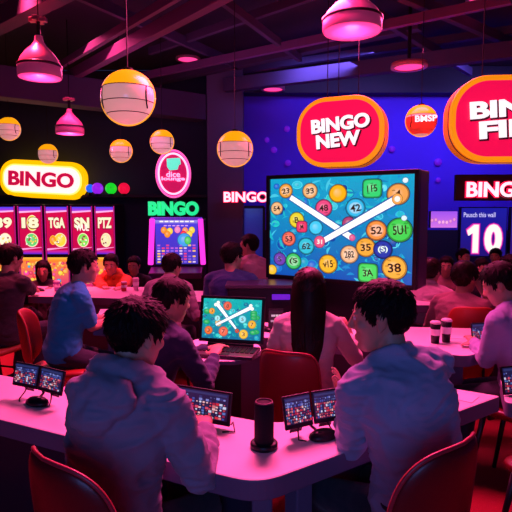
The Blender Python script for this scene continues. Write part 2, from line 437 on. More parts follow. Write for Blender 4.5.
# ------------------------------------------------------------------ slot machines on the left
YEL, ORG, RED, WHT, GRN, PNK = H('ffd23c'), H('ff9020'), H('ff2038'), H('fff4ec'), H('40e060'), H('ff40a0')
def slot_machine(x0, x1, i, word, ballc, label):
    d = 8.55; a = at(x0, 230, d).x; b = at(x1, 230, d).x; w = b - a
    zt = at(50, 206, d).z; zb = at(50, 255, d).z
    t = empty('slot_machine', ((a + b) / 2, d + .3, 0), 0, label, 'slot machine', 'row of magenta slot machines')
    bm = box((0, 0, (zt + .03) / 2), (w, .6, zt + .03)); obj('cabinet', bm, M_dark, t, bevel=.015)
    bm = box((0, -.4, .25), (w * .96, .26, .05), Matrix.Rotation(R(12), 3, 'X')); obj('button_deck', bm, M_blackp, t, bevel=.01)
    W = w * .86; hh = zt - zb - .03
    c = Canvas(W, hh)
    rd, rd2, pu = H('d80c48'), H('c0084a'), H('5a20d8')
    c.rect(-W / 2, -hh / 2, W / 2, hh / 2, rd2, rd)
    c.rect(-W / 2, hh * .40, W / 2, hh / 2, H('c030c8'), H('4040f0')); c.rect(-W / 2, -hh / 2, W / 2, -hh * .42, H('4028d0'), H('e02080'))
    c.poly([(-W / 2, hh * .37), (W / 2, hh * .40), (W / 2, hh * .43), (-W / 2, hh * .41)], H('ffb0e8'))
    c.poly([(-W / 2, -hh * .42), (W / 2, -hh * .36), (W / 2, -hh * .35), (-W / 2, -hh * .38)], H('ff9ad8'))
    rn = random.Random(i)
    ball2 = (i == 1)
    if ball2: c.ball(W * .1, hh * .16, W * .26, hh * .17, H('e8d020'), rim=H('f8f0b0'))
    c.text(word, 0, hh * .16, W * .86, hh * .26, H('780828'), .08); c.text(word, 0, hh * .165, W * .80, hh * .23, H('fff0c8'), .05)
    if i == 3: c.text('WUL', W * .02, hh * .06, W * .7, hh * .13, WHT, .04)
    c.ball(W * (.05 if i != 2 else .15), -hh * .2, W * .30, hh * .15, ballc, rim=H('f8e8c0'))
    if i == 2: c.ball(-W * .2, -hh * .2, W * .16, hh * .1, ORG, rim=YEL)
    for _ in range(12): x, z = rn.uniform(-.2, .25) * W, -hh * .2 + rn.uniform(-.09, .09) * hh; c.ball(x, z, W * .05, hh * .02, rn.choice([WHT, YEL, H('fff0a0'), H('a01030')]), 8)
    c.build('topper_display', M_scr, t, (0, -.305, (zt + zb) / 2))
    z2 = .30; h2 = zb - .04 - z2; c = Canvas(W, h2)
    c.rect(-W / 2, -h2 / 2, W / 2, h2 / 2, H('e02070'), H('ff9030'))
    c.rect(-W / 2, h2 * .36, W / 2, h2 / 2, H('ff7020'), H('ffc040'))
    for _ in range(34):
        x, z, q = rn.uniform(-.4, .4) * W, rn.uniform(-.42, .34) * h2, rn.uniform(.5, 1.5)
        c.ball(x, z, W * .085 * q, h2 * .055 * q, rn.choice([YEL, ORG, H('ffc860'), PNK, H('40a0d0'), RED, H('e83060'), H('ffb040')]), 10, sq=rn.choice([2, 2, 4]))
    c.build('game_display', M_scr, t, (0, -.306, z2 + h2 / 2))
    for sx in (-1, 1): obj('light_strip', box((sx * w * .47, -.31, (zt + z2) / 2), (.012, .02, zt - z2)), mat('magenta_strip', 'ff30b0', .4, emit='c82090', es=.6), t)
for i, (x0, x1, wd, bc, lb) in enumerate(((-8, 16, '39', H('fff0d0'), 'slot machine at the left edge behind the man in black'),
        (18, 43, '18', H('60d070'), 'slot machine with number 18 and a green ball on its topper'),
        (45, 69, 'TGA', YEL, 'slot machine with white letters TGA and two balls on its topper'),
        (71, 93, 'SN', H('80e050'), 'slot machine with two rows of letters on its topper, behind the man in blue'),
        (95, 115, 'PTZ', H('f0e0b0'), 'rightmost magenta slot machine, behind the person in orange'))):
    slot_machine(x0, x1, i, wd, bc, lb)

# ------------------------------------------------------------------ standing video slot under the green sign
d = 6.9; a, b = at(147, 250, d), at(204, 250, d); w = b.x - a.x; zt = at(170, 218, d).z
t = empty('video_slot_cabinet', ((a.x + b.x) / 2, d + .3, 0), R(3), 'tall video slot cabinet with glowing magenta side strips under the green BINGO sign', 'slot machine')
obj('cabinet', box((0, .04, zt / 2 - .02), (w * .96, .6, zt + .02)), M_dark, t, bevel=.02)
obj('button_deck', box((0, -.42, .74), (w * .9, .3, .08), Matrix.Rotation(R(10), 3, 'X')), mat('purple_deck', (.1, .04, .15), .3), t, bevel=.01)
Wc, Hc = w * .74, zt - .86; c = Canvas(Wc, Hc)
c.rect(-Wc / 2, -Hc / 2, Wc / 2, Hc / 2, H('4030b0'), H('4a38d8'))
rn = random.Random(3)
c.rect(-Wc / 2, Hc * .41, Wc / 2, Hc / 2, H('7060d0'), H('a090f0')); [c.rect((-.4 + q * .12) * Wc, Hc * .44, (-.4 + q * .12 + .09) * Wc, Hc * .47, WHT) for q in range(7)]
[c.rect((-.3 + q * .1) * Wc, Hc * .35, (-.3 + q * .1 + .07) * Wc, Hc * .375, H('e0a0f0')) for q in range(6)]
for x, z, cc in ((-.3, .26, ORG), (-.16, .24, YEL), (.02, .27, H('ff80c0')), (.2, .25, H('ff9060')), (.36, .26, YEL), (-.22, .17, ORG), (.16, .17, RED), (.3, .17, YEL)): c.ball(x * Wc, z * Hc, Wc * .075, Wc * .085, cc)
c.ball(Wc * .18, Hc * .04, Wc * .17, Wc * .17, H('40a0e8')); c.ball(Wc * .26, Hc * .03, Wc * .08, Wc * .1, H('50c860'))
for gz in range(7):
    for gx in range(9):
        if rn.random() < .85: c.rect((-.46 + gx * .104) * Wc, (-.47 + gz * .062) * Hc, (-.46 + gx * .104 + .07) * Wc, (-.47 + gz * .062 + .035) * Hc, rn.choice([H('c060d8'), H('e0c0f0'), H('e84080'), H('8060e0'), H('ffc060')]))
c.build('game_display', M_scr, t, (0, -.275, .86 + Hc / 2 - .02))
for sx in (-1, 1):
    M3 = Matrix.Rotation(R(-3.0 * sx), 3, 'Y')
    obj('light_strip', box((sx * w * .44, -.28, (zt + .82) / 2), (w * .09, .06, zt - .84), M3), mat('hot_magenta_tube', 'ff50e0', .3, emit='f838d8', es=1.2), t, bevel=.012)
obj('top_trim', box((0, -.27, zt - .01), (w * .9, .05, .04)), mat('purple_trim_light', '8050ff', .3, emit='6038d0', es=.6), t, bevel=.008)

# green letters
d = 7.1; cc = at(173.5, 208.5, d)
t = empty('letter_sign', cc, R(2), 'green glowing BINGO letters above the magenta-edged slot cabinet', 'sign')
bm = bmesh.new(); text_bm(bm, 'BINGO', 50 * d / FPX, 14 * d / FPX, (0, 0, 0), .05, .03); obj('lettering', bm, mat('green_neon', '30ffa0', .4, emit='1ef090', es=1.0), t)
bm = bmesh.new(); text_bm(bm, 'BINGO', 50 * d / FPX, 14 * d / FPX, (0, .04, 0), .05, .02, 0, .03); obj('lettering_backing', bm, mat('green_neon_backing', '0a6040', .4, emit='0a7048', es=.5), t)
obj('mounting_bar', box((0, .08, 0), (52 * d / FPX, .03, .03)), M_blackm, t)
obj('support_post', box((0, .12, -.2), (.05, .05, .45)), M_blackm, t)
# round pink neon sign
d = 7.0; cc = at(173.5, 174, d); rx, rz_ = 17 * d / FPX, 23.5 * d / FPX
t = empty('oval_neon_sign', cc, R(4), 'upright oval pink neon sign with a teal cup above the green letters', 'sign')
def ell(rx, rz, n=48): return [(rx * math.cos(2 * PI * i / n), rz * math.sin(2 * PI * i / n)) for i in range(n)]
bm = bmesh.new(); xz_prism(bm, ell(rx, rz_), -.02, .12); obj('housing', bm, mat('magenta_housing', 'c01070', .4, emit='d01478', es=.6), t)
bm = bmesh.new(); xz_prism(bm, ell(rx * .84, rz_ * .86), -.035, -.02); obj('face', bm, mat('crimson_face', 'd01060', .4, emit='d0105c', es=.7), t)
for q, nm, hc, es in ((.97, 'outer_tube', 'ff60b8', 1.1), (.84, 'inner_tube', 'ffd0ee', 1.2)):
    obj(nm, add_tube(bmesh.new(), [(rx * q * math.cos(a / 24 * PI), -.04, rz_ * q * math.sin(a / 24 * PI)) for a in range(49)], rx * .055, 8), mat(nm, hc, .4, emit=hc, es=es), t, True)
bm = bmesh.new(); xz_prism(bm, [(rx * x, rz_ * z) for x, z in ((-.36, .62), (.40, .66), (.44, .40), (.32, .36), (.26, .18), (-.2, .14), (-.34, .28))], -.06, -.036); obj('cup_emblem', bm, mat('teal_emblem', '70ffe0', .4, emit='60f0d0', es=.95), t, bevel=.004)
bm = bmesh.new(); text_bm(bm, 'dice', rx * .8, rz_ * .24, (0, -.05, rz_ * -.02), .02, .01); text_bm(bm, 'lounge', rx * 1.35, rz_ * .2, (0, -.05, -rz_ * .22), .03, .01); obj('lettering', bm, mat('pale_pink_letter', 'ffc8f0', .4, emit='ffb8ec', es=1.1), t)
obj('support_post', box((0, .15, -rz_ * 1.2), (.05, .05, rz_ * 1.2)), M_blackm, t)

# red neon BINGO beside the column, and on the board to the right
M_neonw = mat('white_hot_neon', 'ffe8f4', .4, emit='ffdcec', es=1.3); M_neonr = mat('red_neon_outline', 'ff1050', .4, emit='f00c48', es=.9)
def neon(name, px, py, d, wpx, hpx, label, board=None, rz=0):
    p = at(px, py, d); t = empty(name, p, rz, label, 'sign')
    w, h = wpx * d / FPX, hpx * d / FPX
    if board: obj('board', box((board[0] * d / FPX, .06, board[1] * d / FPX), (board[2] * d / FPX, .06, board[3] * d / FPX)), mat('dark_board', (.03, .008, .02), .5), t, bevel=.01)
    bm = bmesh.new(); text_bm(bm, 'BINGO', w, h, (0, 0, 0), .03, .02, 0, .05); obj('lettering_outline', bm, M_neonr, t)
    bm = bmesh.new(); text_bm(bm, 'BINGO', w, h, (0, -.025, 0), .025, .015); obj('lettering', bm, M_neonw, t)
    obj('mounting_bar', box((0, .03, 0), (w * 1.05, .03, h * .3)), M_blackm, t)
neon('neon_letter_sign', 246, 197, 8.5, 44, 10, 'red and white neon BINGO letters left of the big display')
neon('neon_letter_sign', 499, 189.5, 7.2, 64, 15, 'red neon BINGO letters on a dark board under the right oval sign', (6, 2, 96, 26), R(-3))
# number posters on the right
d = 7.2
def poster(x0, y0, x1, y1, label, fn, d=7.2):
    a, b = at(x0, y1, d), at(x1, y0, d); w, h = b.x - a.x, b.z - a.z
    t = empty('wall_display', ((a.x + b.x) / 2, d, (a.z + b.z) / 2), 0, label, 'display')
    obj('housing', box((0, .04, 0), (w, .08, h)), M_blackp, t, bevel=.008)
    c = Canvas(w, h); fn(c, w * .96, h * .96); c.build('picture', M_scr, t, (0, -.003, 0))
    return t
def p10(c, w, h):
    c.rect(-w / 2, -h / 2, w / 2, h / 2, H('201070'), H('1a1a9a'))
    c.text('Pausch this wall', -w * .1, h * .36, w * .7, h * .1, H('c8c0f8'), .01)
    for g, cc in ((.07, H('d010a0')), (.03, H('ff90d0')), (.0, WHT)): 
        u_ = g * w * .5; c.poly([(w * a + (u_ if a > -.17 else -u_), h * b + (u_ if b > -.1 else -u_)) for a, b in ((-.23, -.43), (-.11, -.43), (-.11, .15), (-.21, .15), (-.36, .03), (-.33, -.08), (-.23, -.02))], cc); c.text('0', w * .22, -h * .14, w * (.38 + g), h * (.60 + g), cc, .05 + g * .6)
poster(459, 207, 508, 257, 'blue wall display showing a glowing white number 10', p10)
def p5(c, w, h):
    c.rect(-w / 2, -h / 2, w / 2, h / 2, H('301070'), H('1a1a8a'))
    c.text('0', 0, -h * .1, w * .7, h * .6, H('ffb040'), .05)
poster(509, 207, 548, 257, 'narrow blue wall display at the right edge with an orange figure', p5)
def pp(c, w, h):
    c.rect(-w / 2, -h / 2, w / 2, h / 2, H('d070e0'), H('9a50e8'))
    for i in range(7):
        x = (-.45 + i * .14) * w; c.ball(x, random.uniform(-.2, .25) * h, w * .06, h * .12, random.choice([H('e080d0'), H('b060e0'), H('f0a0e0')]), 12)
poster(430, 211, 458, 228, 'pale purple wall display left of the number 10 display', pp)
for i, (x, y, r) in enumerate(((267, 140, 4), (274, 150, 5), (287, 129, 5), (288, 163, 5), (392, 149, 5), (438, 162, 6), (438, 180, 4))):  # glowing discs stand in for light dots projected on the wall
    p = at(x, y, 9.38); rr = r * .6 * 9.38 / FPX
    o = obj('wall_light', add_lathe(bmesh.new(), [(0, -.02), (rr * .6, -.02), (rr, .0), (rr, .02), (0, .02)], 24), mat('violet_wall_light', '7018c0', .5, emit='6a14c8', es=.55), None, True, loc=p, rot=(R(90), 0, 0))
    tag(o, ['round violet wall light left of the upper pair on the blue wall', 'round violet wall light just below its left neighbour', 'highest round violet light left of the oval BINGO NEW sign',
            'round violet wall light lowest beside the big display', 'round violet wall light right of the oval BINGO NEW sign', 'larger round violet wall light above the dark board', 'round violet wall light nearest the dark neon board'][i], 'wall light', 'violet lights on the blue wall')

# ------------------------------------------------------------------ displays
BATS = H('ffffff')
def bat(c, x0, z0, x1, z1, w0, w1, knob=0):
    d_ = V(x1 - x0, z1 - z0).normalized(); n = V(-d_.y, d_.x)
    for g, cc in ((1.35, H('2050a0')), (1, BATS)):
        c.poly([(x0 + n.x * w0 * g, z0 + n.y * w0 * g), (x0 - n.x * w0 * g, z0 - n.y * w0 * g), (x1 - n.x * w1 * g, z1 - n.y * w1 * g), (x1 + n.x * w1 * g, z1 + n.y * w1 * g)], cc)
    if knob:
        for s in (-1, 1): c.ball(x0 + n.x * w0 * s * .9, z0 + n.y * w0 * s * .9, knob, knob, WHT, 14, rim=H('c8e8f8'))
def sea(c, W, Hh, seed, hues):
    rn = random.Random(seed)
    c.rect(-W / 2, -Hh / 2, W / 2, Hh / 2, hues[0], hues[1])
    for _ in range(60):
        x, z, q = rn.uniform(-.46, .46) * W, rn.uniform(-.44, .44) * Hh, rn.uniform(.015, .045) * W
        c.ball(x, z, q, q * rn.uniform(.6, 1), rn.choice(hues), 16, hl=.3, rim=rn.choice(hues))
    for _ in range(220):
        x, z = rn.uniform(-.5, .5) * W, rn.uniform(-.5, .5) * Hh; l = rn.uniform(.02, .10) * W; a = rn.uniform(0, PI); hgt = rn.uniform(.003, .022) * W
        pts = []
        for k in range(9):
            t_ = k / 8; pts.append((x + (t_ - .5) * l * math.cos(a) - math.sin(t_ * PI) * hgt * math.sin(a), z + (t_ - .5) * l * math.sin(a) + math.sin(t_ * PI) * hgt * math.cos(a)))
        pts = [(max(-W / 2, min(W / 2, p[0])), max(-Hh / 2, min(Hh / 2, p[1]))) for p in pts]
        c.poly(pts, tuple(.5 * (a_ + b_) for a_, b_ in zip(rn.choice(hues[2:]), hues[1])))
BLUES = [H('0c50b0'), H('10a0c8'), H('1a80d0'), H('18b0d0'), H('0a4aa8'), H('2bc0d8'), H('0c3c98'), H('1e6cd0'), H('60e0f0'), H('20c8c0')]
# big display
dr_, dl_ = 4.0, 4.78
pR, pL = at(419, 228, dr_), at(268, 230, dl_)
Wd = math.hypot(pR.x - pL.x, pR.y - pL.y); rz = math.atan2(pR.y - pL.y, pR.x - pL.x)
Mx, My = (pR.x + pL.x) / 2, (pR.y + pL.y) / 2
Hd = (at(412, 169, dr_).z - at(412, 290, dr_).z); Zm = (at(412, 169, dr_).z + at(412, 290, dr_).z) / 2
t = empty('large_display', (Mx, My, 0), rz, 'large wall-sized display cabinet showing numbered bingo balls and two crossed white bats', 'display')
obj('casing', box((0, .125, Zm), (Wd, .23, Hd)), mat('plum_casing', (.10, .035, .10), .4), t, bevel=.012)
fr = bmesh.new(); bz = .035
for x in (-1, 1): add_box(fr, (x * (Wd / 2 - bz / 2), -.01, Zm), (bz, .05, Hd))
for z in (-1, 1): add_box(fr, (0, -.01, Zm + z * (Hd / 2 - bz / 2)), (Wd - 2 * bz, .05, bz))
obj('bezel', fr, M_blackp, t, bevel=.004)
W_, H_ = Wd - 2 * bz, Hd - 2 * bz
c = Canvas(W_, H_); sea(c, W_, H_, 1, BLUES)
def uv(x, y):
    top = 50 - (x - 60) * 28 / 420; bot = 325 + (x - 60) * 20 / 410
    # columns shrink toward the far left side: undo the perspective
    s_ = (x - 58) / 414; u = s_ * dl_ / (s_ * dl_ + (1 - s_) * dr_)
    
    return (u - .5) * W_, (.5 - (y - top) / (bot - top)) * H_
BL = [(103, 82, 23, 'f0a040', '23', 2), (172, 80, 24, 'f0b070', '33', 2), (252, 85, 27, 'ffae10', '', 2), (350, 68, 27, '30d070', '115', 5), (425, 82, 30, 'f0a050', '4', 2), (78, 133, 21, 'f0b880', '54', 2),
      (212, 128, 26, 'e84a80', '48', 2), (303, 125, 28, '30b8e8', '42', 2), (135, 165, 25, 'e8d030', 'B', 2), (150, 184, 18, 'e83868', 'M', 4), (190, 185, 22, '40c8f0', '', 2), (285, 170, 20, 'b04070', '', 2),
      (365, 188, 29, 'f89040', '52', 2), (432, 185, 34, '40d050', '5U1', 2), (113, 220, 23, 'f06a58', '53', 2), (163, 240, 26, '30c0d8', '62', 2), (288, 260, 27, 'f8b888', '282', 2),
      (335, 238, 28, 'f8a838', '35', 2), (385, 243, 26, '2038a8', '(S)', 2), (88, 280, 21, '7040b0', 'S', 2), (127, 285, 26, '40c868', '(S', 2), (227, 290, 29, 'ffb828', 'v15', 2), (343, 312, 28, '48d860', '3A', 5),
      (420, 295, 34, 'ffb040', '38', 2), (66, 312, 17, 'f8c030', '', 2), (446, 42, 8, 'e0f0ff', '', 2), (445, 150, 8, 'd8f0ff', '', 2), (320, 150, 7, '7030a0', '', 2)]
kk = W_ / 415
for x, y, r, hc, tx, sq in BL:
    u, v = uv(x, y); cc = H(hc); kz = H_ / 295
    c.ball(u, v, r * kk, r * kz, H('103070'), 24, sq=sq); c.ball(u, v, r * kk * .94, r * kz * .94, cc, 24, sq=sq)
    if tx:
        c.ball(u, v, r * kk * .66, r * kz * .6, tuple(min(1., q * .7 + .3) for q in cc), 20, hl=0, rim=tuple(min(1., q * .8 + .15) for q in cc)) if tx in ('52', '282', '23', '33', '(S', '42') else None
        for _q in range(5): c.ball(u + random.uniform(-.6, .6) * r * kk, v + random.uniform(-.6, .6) * r * kz, r * kk * .16, r * kz * .07, tuple(q * .62 for q in cc), 8, hl=0)
        c.text(tx, u, v, r * kk * (1.0 if len(tx) > 1 else .5), r * kz * .72, H('f0fff0') if hc in ('2038a8',) else H('28140c'), .02, R(6))
for x0, y0, x1, y1, w0, w1 in ((118, 100, 296, 212, 7, 8), (424, 96, 204, 228, 10, 7)):
    a = uv(x0, y0); b = uv(x1, y1); bat(c, a[0], a[1], b[0], b[1], w0 * kk, w1 * kk)
u, v = uv(202, 226); c.ball(u, v, 17 * kk, 17 * kk, H('e85080')); c.text('31', u, v, 16 * kk, 12 * kk, WHT, .02)
u, v = uv(296, 211); c.ball(u, v, 9 * kk, 9 * kk, H('e05890'))
u, v = uv(424, 96); c.ball(u, v, 14 * kk, 14 * kk, H('f8a850')); c.ball(u, v, 8 * kk, 8 * kk, WHT)
c.build('picture', M_scr, t, (0, -.012, Zm))
obj('pedestal', box((0, .2, (Zm - Hd / 2) / 2), (Wd * .55, .3, Zm - Hd / 2)), M_dark, t, bevel=.01)
obj('foot_plate', box((0, .2, .02), (Wd * .8, .6, .04)), M_blackm, t, bevel=.008)

# laptop on the small table
TZ = .74
def screen_unit(kind, w, h, tilt, seed):
    pass
lp = at(221, 356, 2.93); lp.z = TZ
LZ = TZ
base = onz(226, 353, TZ)
t = empty('laptop', (base.x, base.y, TZ), R(-13), 'open black laptop showing crossed white bats over a teal sea of balls', 'laptop')
lw, lh = .40, .275
obj('keyboard_base', box((0, -.02, .012), (lw * .92, .22, .020)), mat('dark_laptop_shell', (.06, .02, .05), .35), t, bevel=.005)
kb = bmesh.new()
for i in range(13):
    for j in range(5): add_box(kb, (-.165 + i * .0275, -.05 + j * .024, .0245), (.021, .018, .005))
obj('keys', kb, M_blackp, t)
obj('touchpad', box((0, -.10, .0235), (.09, .045, .003)), M_blackm, t)
lid = obj('lid', box((0, 0, lh / 2), (lw, .014, lh)), M_blackp, t, bevel=.005, loc=(0, .10, .035), rot=(R(-12), 0, 0))
obj('hinge', add_tube(bmesh.new(), [(-.14, .095, .026), (.14, .095, .026)], .010, 10), M_blackm, t)
W_, H_ = lw * .90, lh * .86; c = Canvas(W_, H_)
sea(c, W_, H_, 5, [H('0a6a98'), H('10b0b0'), H('18a8c0'), H('0a8a90'), H('30d0c8'), H('107098'), H('20c090'), H('60e0e0'), H('0c5a90')])
for x in range(9): c.ball(W_ * random.choice([-.42, .43, .38]), H_ * random.uniform(-.4, .3), W_ * .06, H_ * .06, H('20b060'), 12)
def uv2(x, y): return ((x - 95) / 245 - .5) * W_, (.5 - (y - 100) / 172) * H_
for x, y, r, hc in ((135, 155, 13, 'f0a030'), (200, 130, 18, 'e86048'), (305, 205, 17, 'f0b030'), (125, 238, 17, 'f07030'), (188, 240, 20, 'f06a50'), (272, 248, 19, 'f8c040'), (245, 235, 9, 'd04830'), (165, 205, 14, 'f0c880'), (265, 185, 16, '90e0f0'), (160, 185, 12, 'a0e8f0'), (225, 150, 9, '40d0e0')):
    u, v = uv2(x, y); q = W_ / 245; c.ball(u, v, r * q, r * q, H(hc)); c.text(random.choice(['8', '3', '7', '5']), u, v, r * q * .6, r * q * .8, H('702010'), .01)
for x0, y0, x1, y1 in ((155, 122, 240, 226), (300, 132, 155, 214)):
    a = uv2(x0, y0); b = uv2(x1, y1); bat(c, a[0], a[1], b[0], b[1], .011, .006, .011)
c.build('picture', M_scr, lid, (0, -.0075, lh / 2 + .002))

# gaming tablets on the front table
def tablet_pic(w, h, seed, style=0):
    c = Canvas(w, h); rn = random.Random(seed)
    c.rect(-w / 2, -h / 2, w / 2, h / 2, H('181038'), H('202050'))
    pal = [H('e83040'), H('f05070'), H('c02040'), H('ffc0c8'), H('4050b0'), H('6080d0'), H('282858'), H('f08088'), H('a02050'), H('e0e0ff')]
    nx, nz = 14, 8
    for i in range(nx):
        for j in range(nz):
            x, z = (-.48 + .96 * i / nx) * w, (-.46 + .80 * j / nz) * h
            if style and j > 5 and rn.random() < .5: continue
            q = rn.uniform(.5, .95)
            cc = rn.choice(pal if j < 6 else [H('4858b8'), H('303878'), H('8890e0')])
            if rn.random() < .3: c.ball(x + w * .03, z + h * .045, w * .03 * q, h * .045 * q, cc, 8)
            else: c.rect(x, z, x + w * .068 * q, z + h * .095 * q, cc)
    c.rect(-w * .48, h * .38, w * .48, h * .46, H('303870'))
    return c
def duo(name, px, rzd, label, single=False, w=.135, h=.105, puck=(0, -.05), zc=.10, cat='monitor', grp='small gaming monitors on the front table', seed=1, lean=-14):
    p = onz(px[0], px[1], TZ)
    t = empty(name, p, R(rzd), label, cat, grp)
    n = 1 if single else 2
    for i in range(n):
        x = 0 if single else (i - .5) * (w + .006)
        f = obj('screen_frame', box((0, 0, 0), (w, .010, h)), M_blackp, t, bevel=.003, loc=(x, 0, zc), rot=(R(lean), 0, R(0 if single else (3 if i == 0 else -3))))
        cv = tablet_pic(w * .90, h * .80, seed + i, single); cv.build('picture', M_scr2, f, (0, -.0054, .004))
        if not single: obj('kickstand', box((0, .02, -h * .5), (.05, .004, h * .35), Matrix.Rotation(R(35), 3, 'X')), M_blackm, f)
    obj('stand_arm', add_tube(bmesh.new(), [(0, .01, zc - .02), (0, .02, .03), (puck[0] * .5, puck[1] * .4, .018), (puck[0], puck[1], .02)], .006, 8), M_blackm, t, True)
    bm = bmesh.new(); add_lathe(bm, [(0, .0), (.045, 0), (.05, .006), (.047, .016), (.034, .026), (.015, .031), (0, .032)], 32)
    for v in bm.verts: v.co.x *= 1.0 if single else 1.15; v.co.y *= .75; v.co += V(puck[0], puck[1], 0)
    obj('base', bm, M_blackp, t, True)
    for s in (-1, 1):
        obj('foot_wire', add_tube(bmesh.new(), [(s * w * .5, -.002, zc - h * .45), (s * w * .55, -.01, .03), (s * w * .62, -.03, .004), (s * w * .45, -.05, .004)], .003, 6), M_blackm, t, True)
    return t
duo('dual_monitor', (40, 401), -28, 'pair of small gaming monitors at the left end of the front table', w=.150, h=.102, puck=(.02, -.03), zc=.102, seed=1)
duo('tablet_monitor', (203, 423), -24, 'single wide gaming tablet before the man in the hoodie', True, w=.245, h=.125, puck=(-.03, .03), zc=.072, seed=4, lean=-12)
duo('dual_monitor', (312, 434), 25, 'pair of small gaming monitors beside the black cylinder speaker', w=.118, h=.118, puck=(.02, -.045), zc=.098, seed=6)
# cylinder speaker
p = onz(264, 447, TZ)
t = empty('cylinder_speaker', p, 0, 'black cylinder speaker standing on a round base at the table corner', 'speaker')
obj('body', add_lathe(bmesh.new(), [(0, .018), (.032, .018), (.034, .022), (.034, .155), (.031, .160), (0, .160)], 36), mat('black_mesh', (.008, .007, .012), .6, spec=.15, bump=.3, bscale=900), t, True)
obj('base', add_lathe(bmesh.new(), [(0, 0), (.046, 0), (.048, .004), (.048, .016), (.044, .020), (0, .020)], 36), M_blackp, t, True)
obj('top_ring', add_lathe(bmesh.new(), [(.026, .160), (.031, .160), (.030, .164), (.027, .164)], 36), mat('plum_ring', (.2, .05, .1), .3), t, True)

# ------------------------------------------------------------------ tables
def table(px, radii, label, legs, th=.07, z=TZ, world=None, mleg=None, grp='white gaming tables', cat='table', inner=.02):
    pts = [onz(x, y, z) for x, y in px] if px else world
    cx = sum(p[0] for p in pts) / len(pts); cy = sum(p[1] for p in pts) / len(pts)
    t = empty('gaming_table', (cx, cy, 0), 0, label, cat, grp)
    loc = round_poly([(p[0] - cx, p[1] - cy) for p in pts], radii)
    bm = bmesh.new(); add_prism(bm, loc, z - th, z); 
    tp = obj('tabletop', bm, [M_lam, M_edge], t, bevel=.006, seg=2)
    for f_ in tp.data.polygons: f_.material_index = 0 if f_.normal.z > .5 else 1  # sides and underside are darker plum grey than the top
    for x, y, w, dd, a in legs:
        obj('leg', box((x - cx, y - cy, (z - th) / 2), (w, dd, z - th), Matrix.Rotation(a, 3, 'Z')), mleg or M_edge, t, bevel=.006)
    return t
L = lambda x, y: onz(x, y, TZ)
g = L(300, 455); g2 = L(120, 425); g3 = L(450, 405)
table([(-70, 402), (258, 484), (501, 396), (446, 387), (277, 424), (-70, 362)], [0, .09, .02, .02, .1, 0], 'long front gaming table bending at a rounded corner before the two front men',
      [(g.x, g.y + .05, .07, .07, .6), (g2.x, g2.y + .1, .07, .07, .2), (L(425, 402).x, L(425, 402).y, .07, .07, .45), (L(-60, 385).x, L(-60, 385).y, .07, .07, 0), (L(262, 452).x, L(262, 452).y, .07, .07, 0)])
ft = bpy.data.objects['gaming_table']
def panel(a, b, off):
    a, b = L(*a), L(*b); d_ = (b - a).normalized(); m_ = (a + b) / 2; n_ = V(-d_.y, d_.x, 0)
    obj('modesty_panel', box((m_.x - ft.location.x + n_.x * off, m_.y - ft.location.y + n_.y * off, .37), ((b - a).length, .025, .58), Matrix.Rotation(math.atan2(d_.y, d_.x), 3, 'Z')), mat('dark_navy_panel', (.02, .02, .05), .5), ft, bevel=.003)
panel((-68, 366), (272, 430), -.03); panel((284, 430), (445, 391), -.03)  # added dark sheets hide the floor, standing in for under-table shade
g = L(459, 349); g2 = L(262, 331)
table([(224, 321), (222, 334), (300, 340), (467, 356), (516, 343), (580, 330), (505, 329), (380, 326)], [0, 0, 0, .05, 0, 0, 0, 0], 'middle gaming table behind the long-haired woman',
      [(g.x + .0, g.y + .18, .14, .14, .2), (g2.x, g2.y + .05, .5, .05, 0), (L(360, 332).x, L(360, 332).y + .1, .6, .05, -.05)])
g = L(232, 350)
t = table([(188, 361), (240, 361), (262, 353), (260, 343), (200, 338), (176, 345)], [.05, .05, .1, .1, .05, .05], 'small thin table carrying the open laptop', [(g.x - .04, g.y + .06, .16, .12, .3), (g.x - .1, g.y + .1, .1, .1, .8)], th=.025, mleg=M_dark)
g = L(60, 291)
table([(28, 286), (28, 296), (150, 299), (152, 287)], 0, 'far left gaming table before the slot machines', [(L(120, 292).x, L(120, 292).y, .8, .05, 0), (g.x, g.y, .08, .08, 0)])
g = L(108, 322)
table([(93, 326), (128, 328), (150, 316), (140, 308), (100, 309)], 0, 'small gaming table in front of the man in the blue T-shirt', [(L(106, 324).x + .06, L(106, 324).y + .1, .13, .1, 0), (L(135, 318).x, L(135, 318).y, .1, .1, 0)])
table([(505, 402), (580, 415), (590, 385), (500, 379)], [.03, 0, 0, .03], 'gaming table at the right edge holding a small monitor', [(L(530, 395).x, L(530, 395).y, .08, .08, 0)], z=.70)
table([(150, 290), (150, 300), (215, 302), (215, 291)], 0, 'far gaming table under the tall video slot cabinet', [(L(180, 296).x, L(180, 296).y + .05, .7, .05, 0)])
table([(400, 300), (400, 305), (540, 305), (540, 299)], 0, 'far right gaming table before the crowd', [(L(470, 302).x, L(470, 302).y + .05, 1.0, .05, 0)])
# low counter with violet display under the big display
p = onz(262, 395, 0)
a = at(228, 320, 4.3); b = at(300, 320, 4.3)
t = empty('low_counter', ((a.x + b.x) / 2, 4.45, 0), 0, 'low dark counter left of the big display with a violet strip light', 'counter')
zz = at(262, 288, 4.3).z
obj('body', box((0, 0, zz / 2), (b.x - a.x, .35, zz)), M_dark, t, bevel=.01)
obj('counter_top', box((0, 0, zz + .015), (b.x - a.x + .04, .4, .03)), mat('dark_counter_top', (.04, .03, .07), .3), t, bevel=.006)
q = at(281, 297, 4.27)
obj('strip_light', box((q.x - (a.x + b.x) / 2, -.18, q.z), (.15, .02, .045)), mat('violet_strip', '7030e0', .4, emit='6020d8', es=.7), t, bevel=.005)

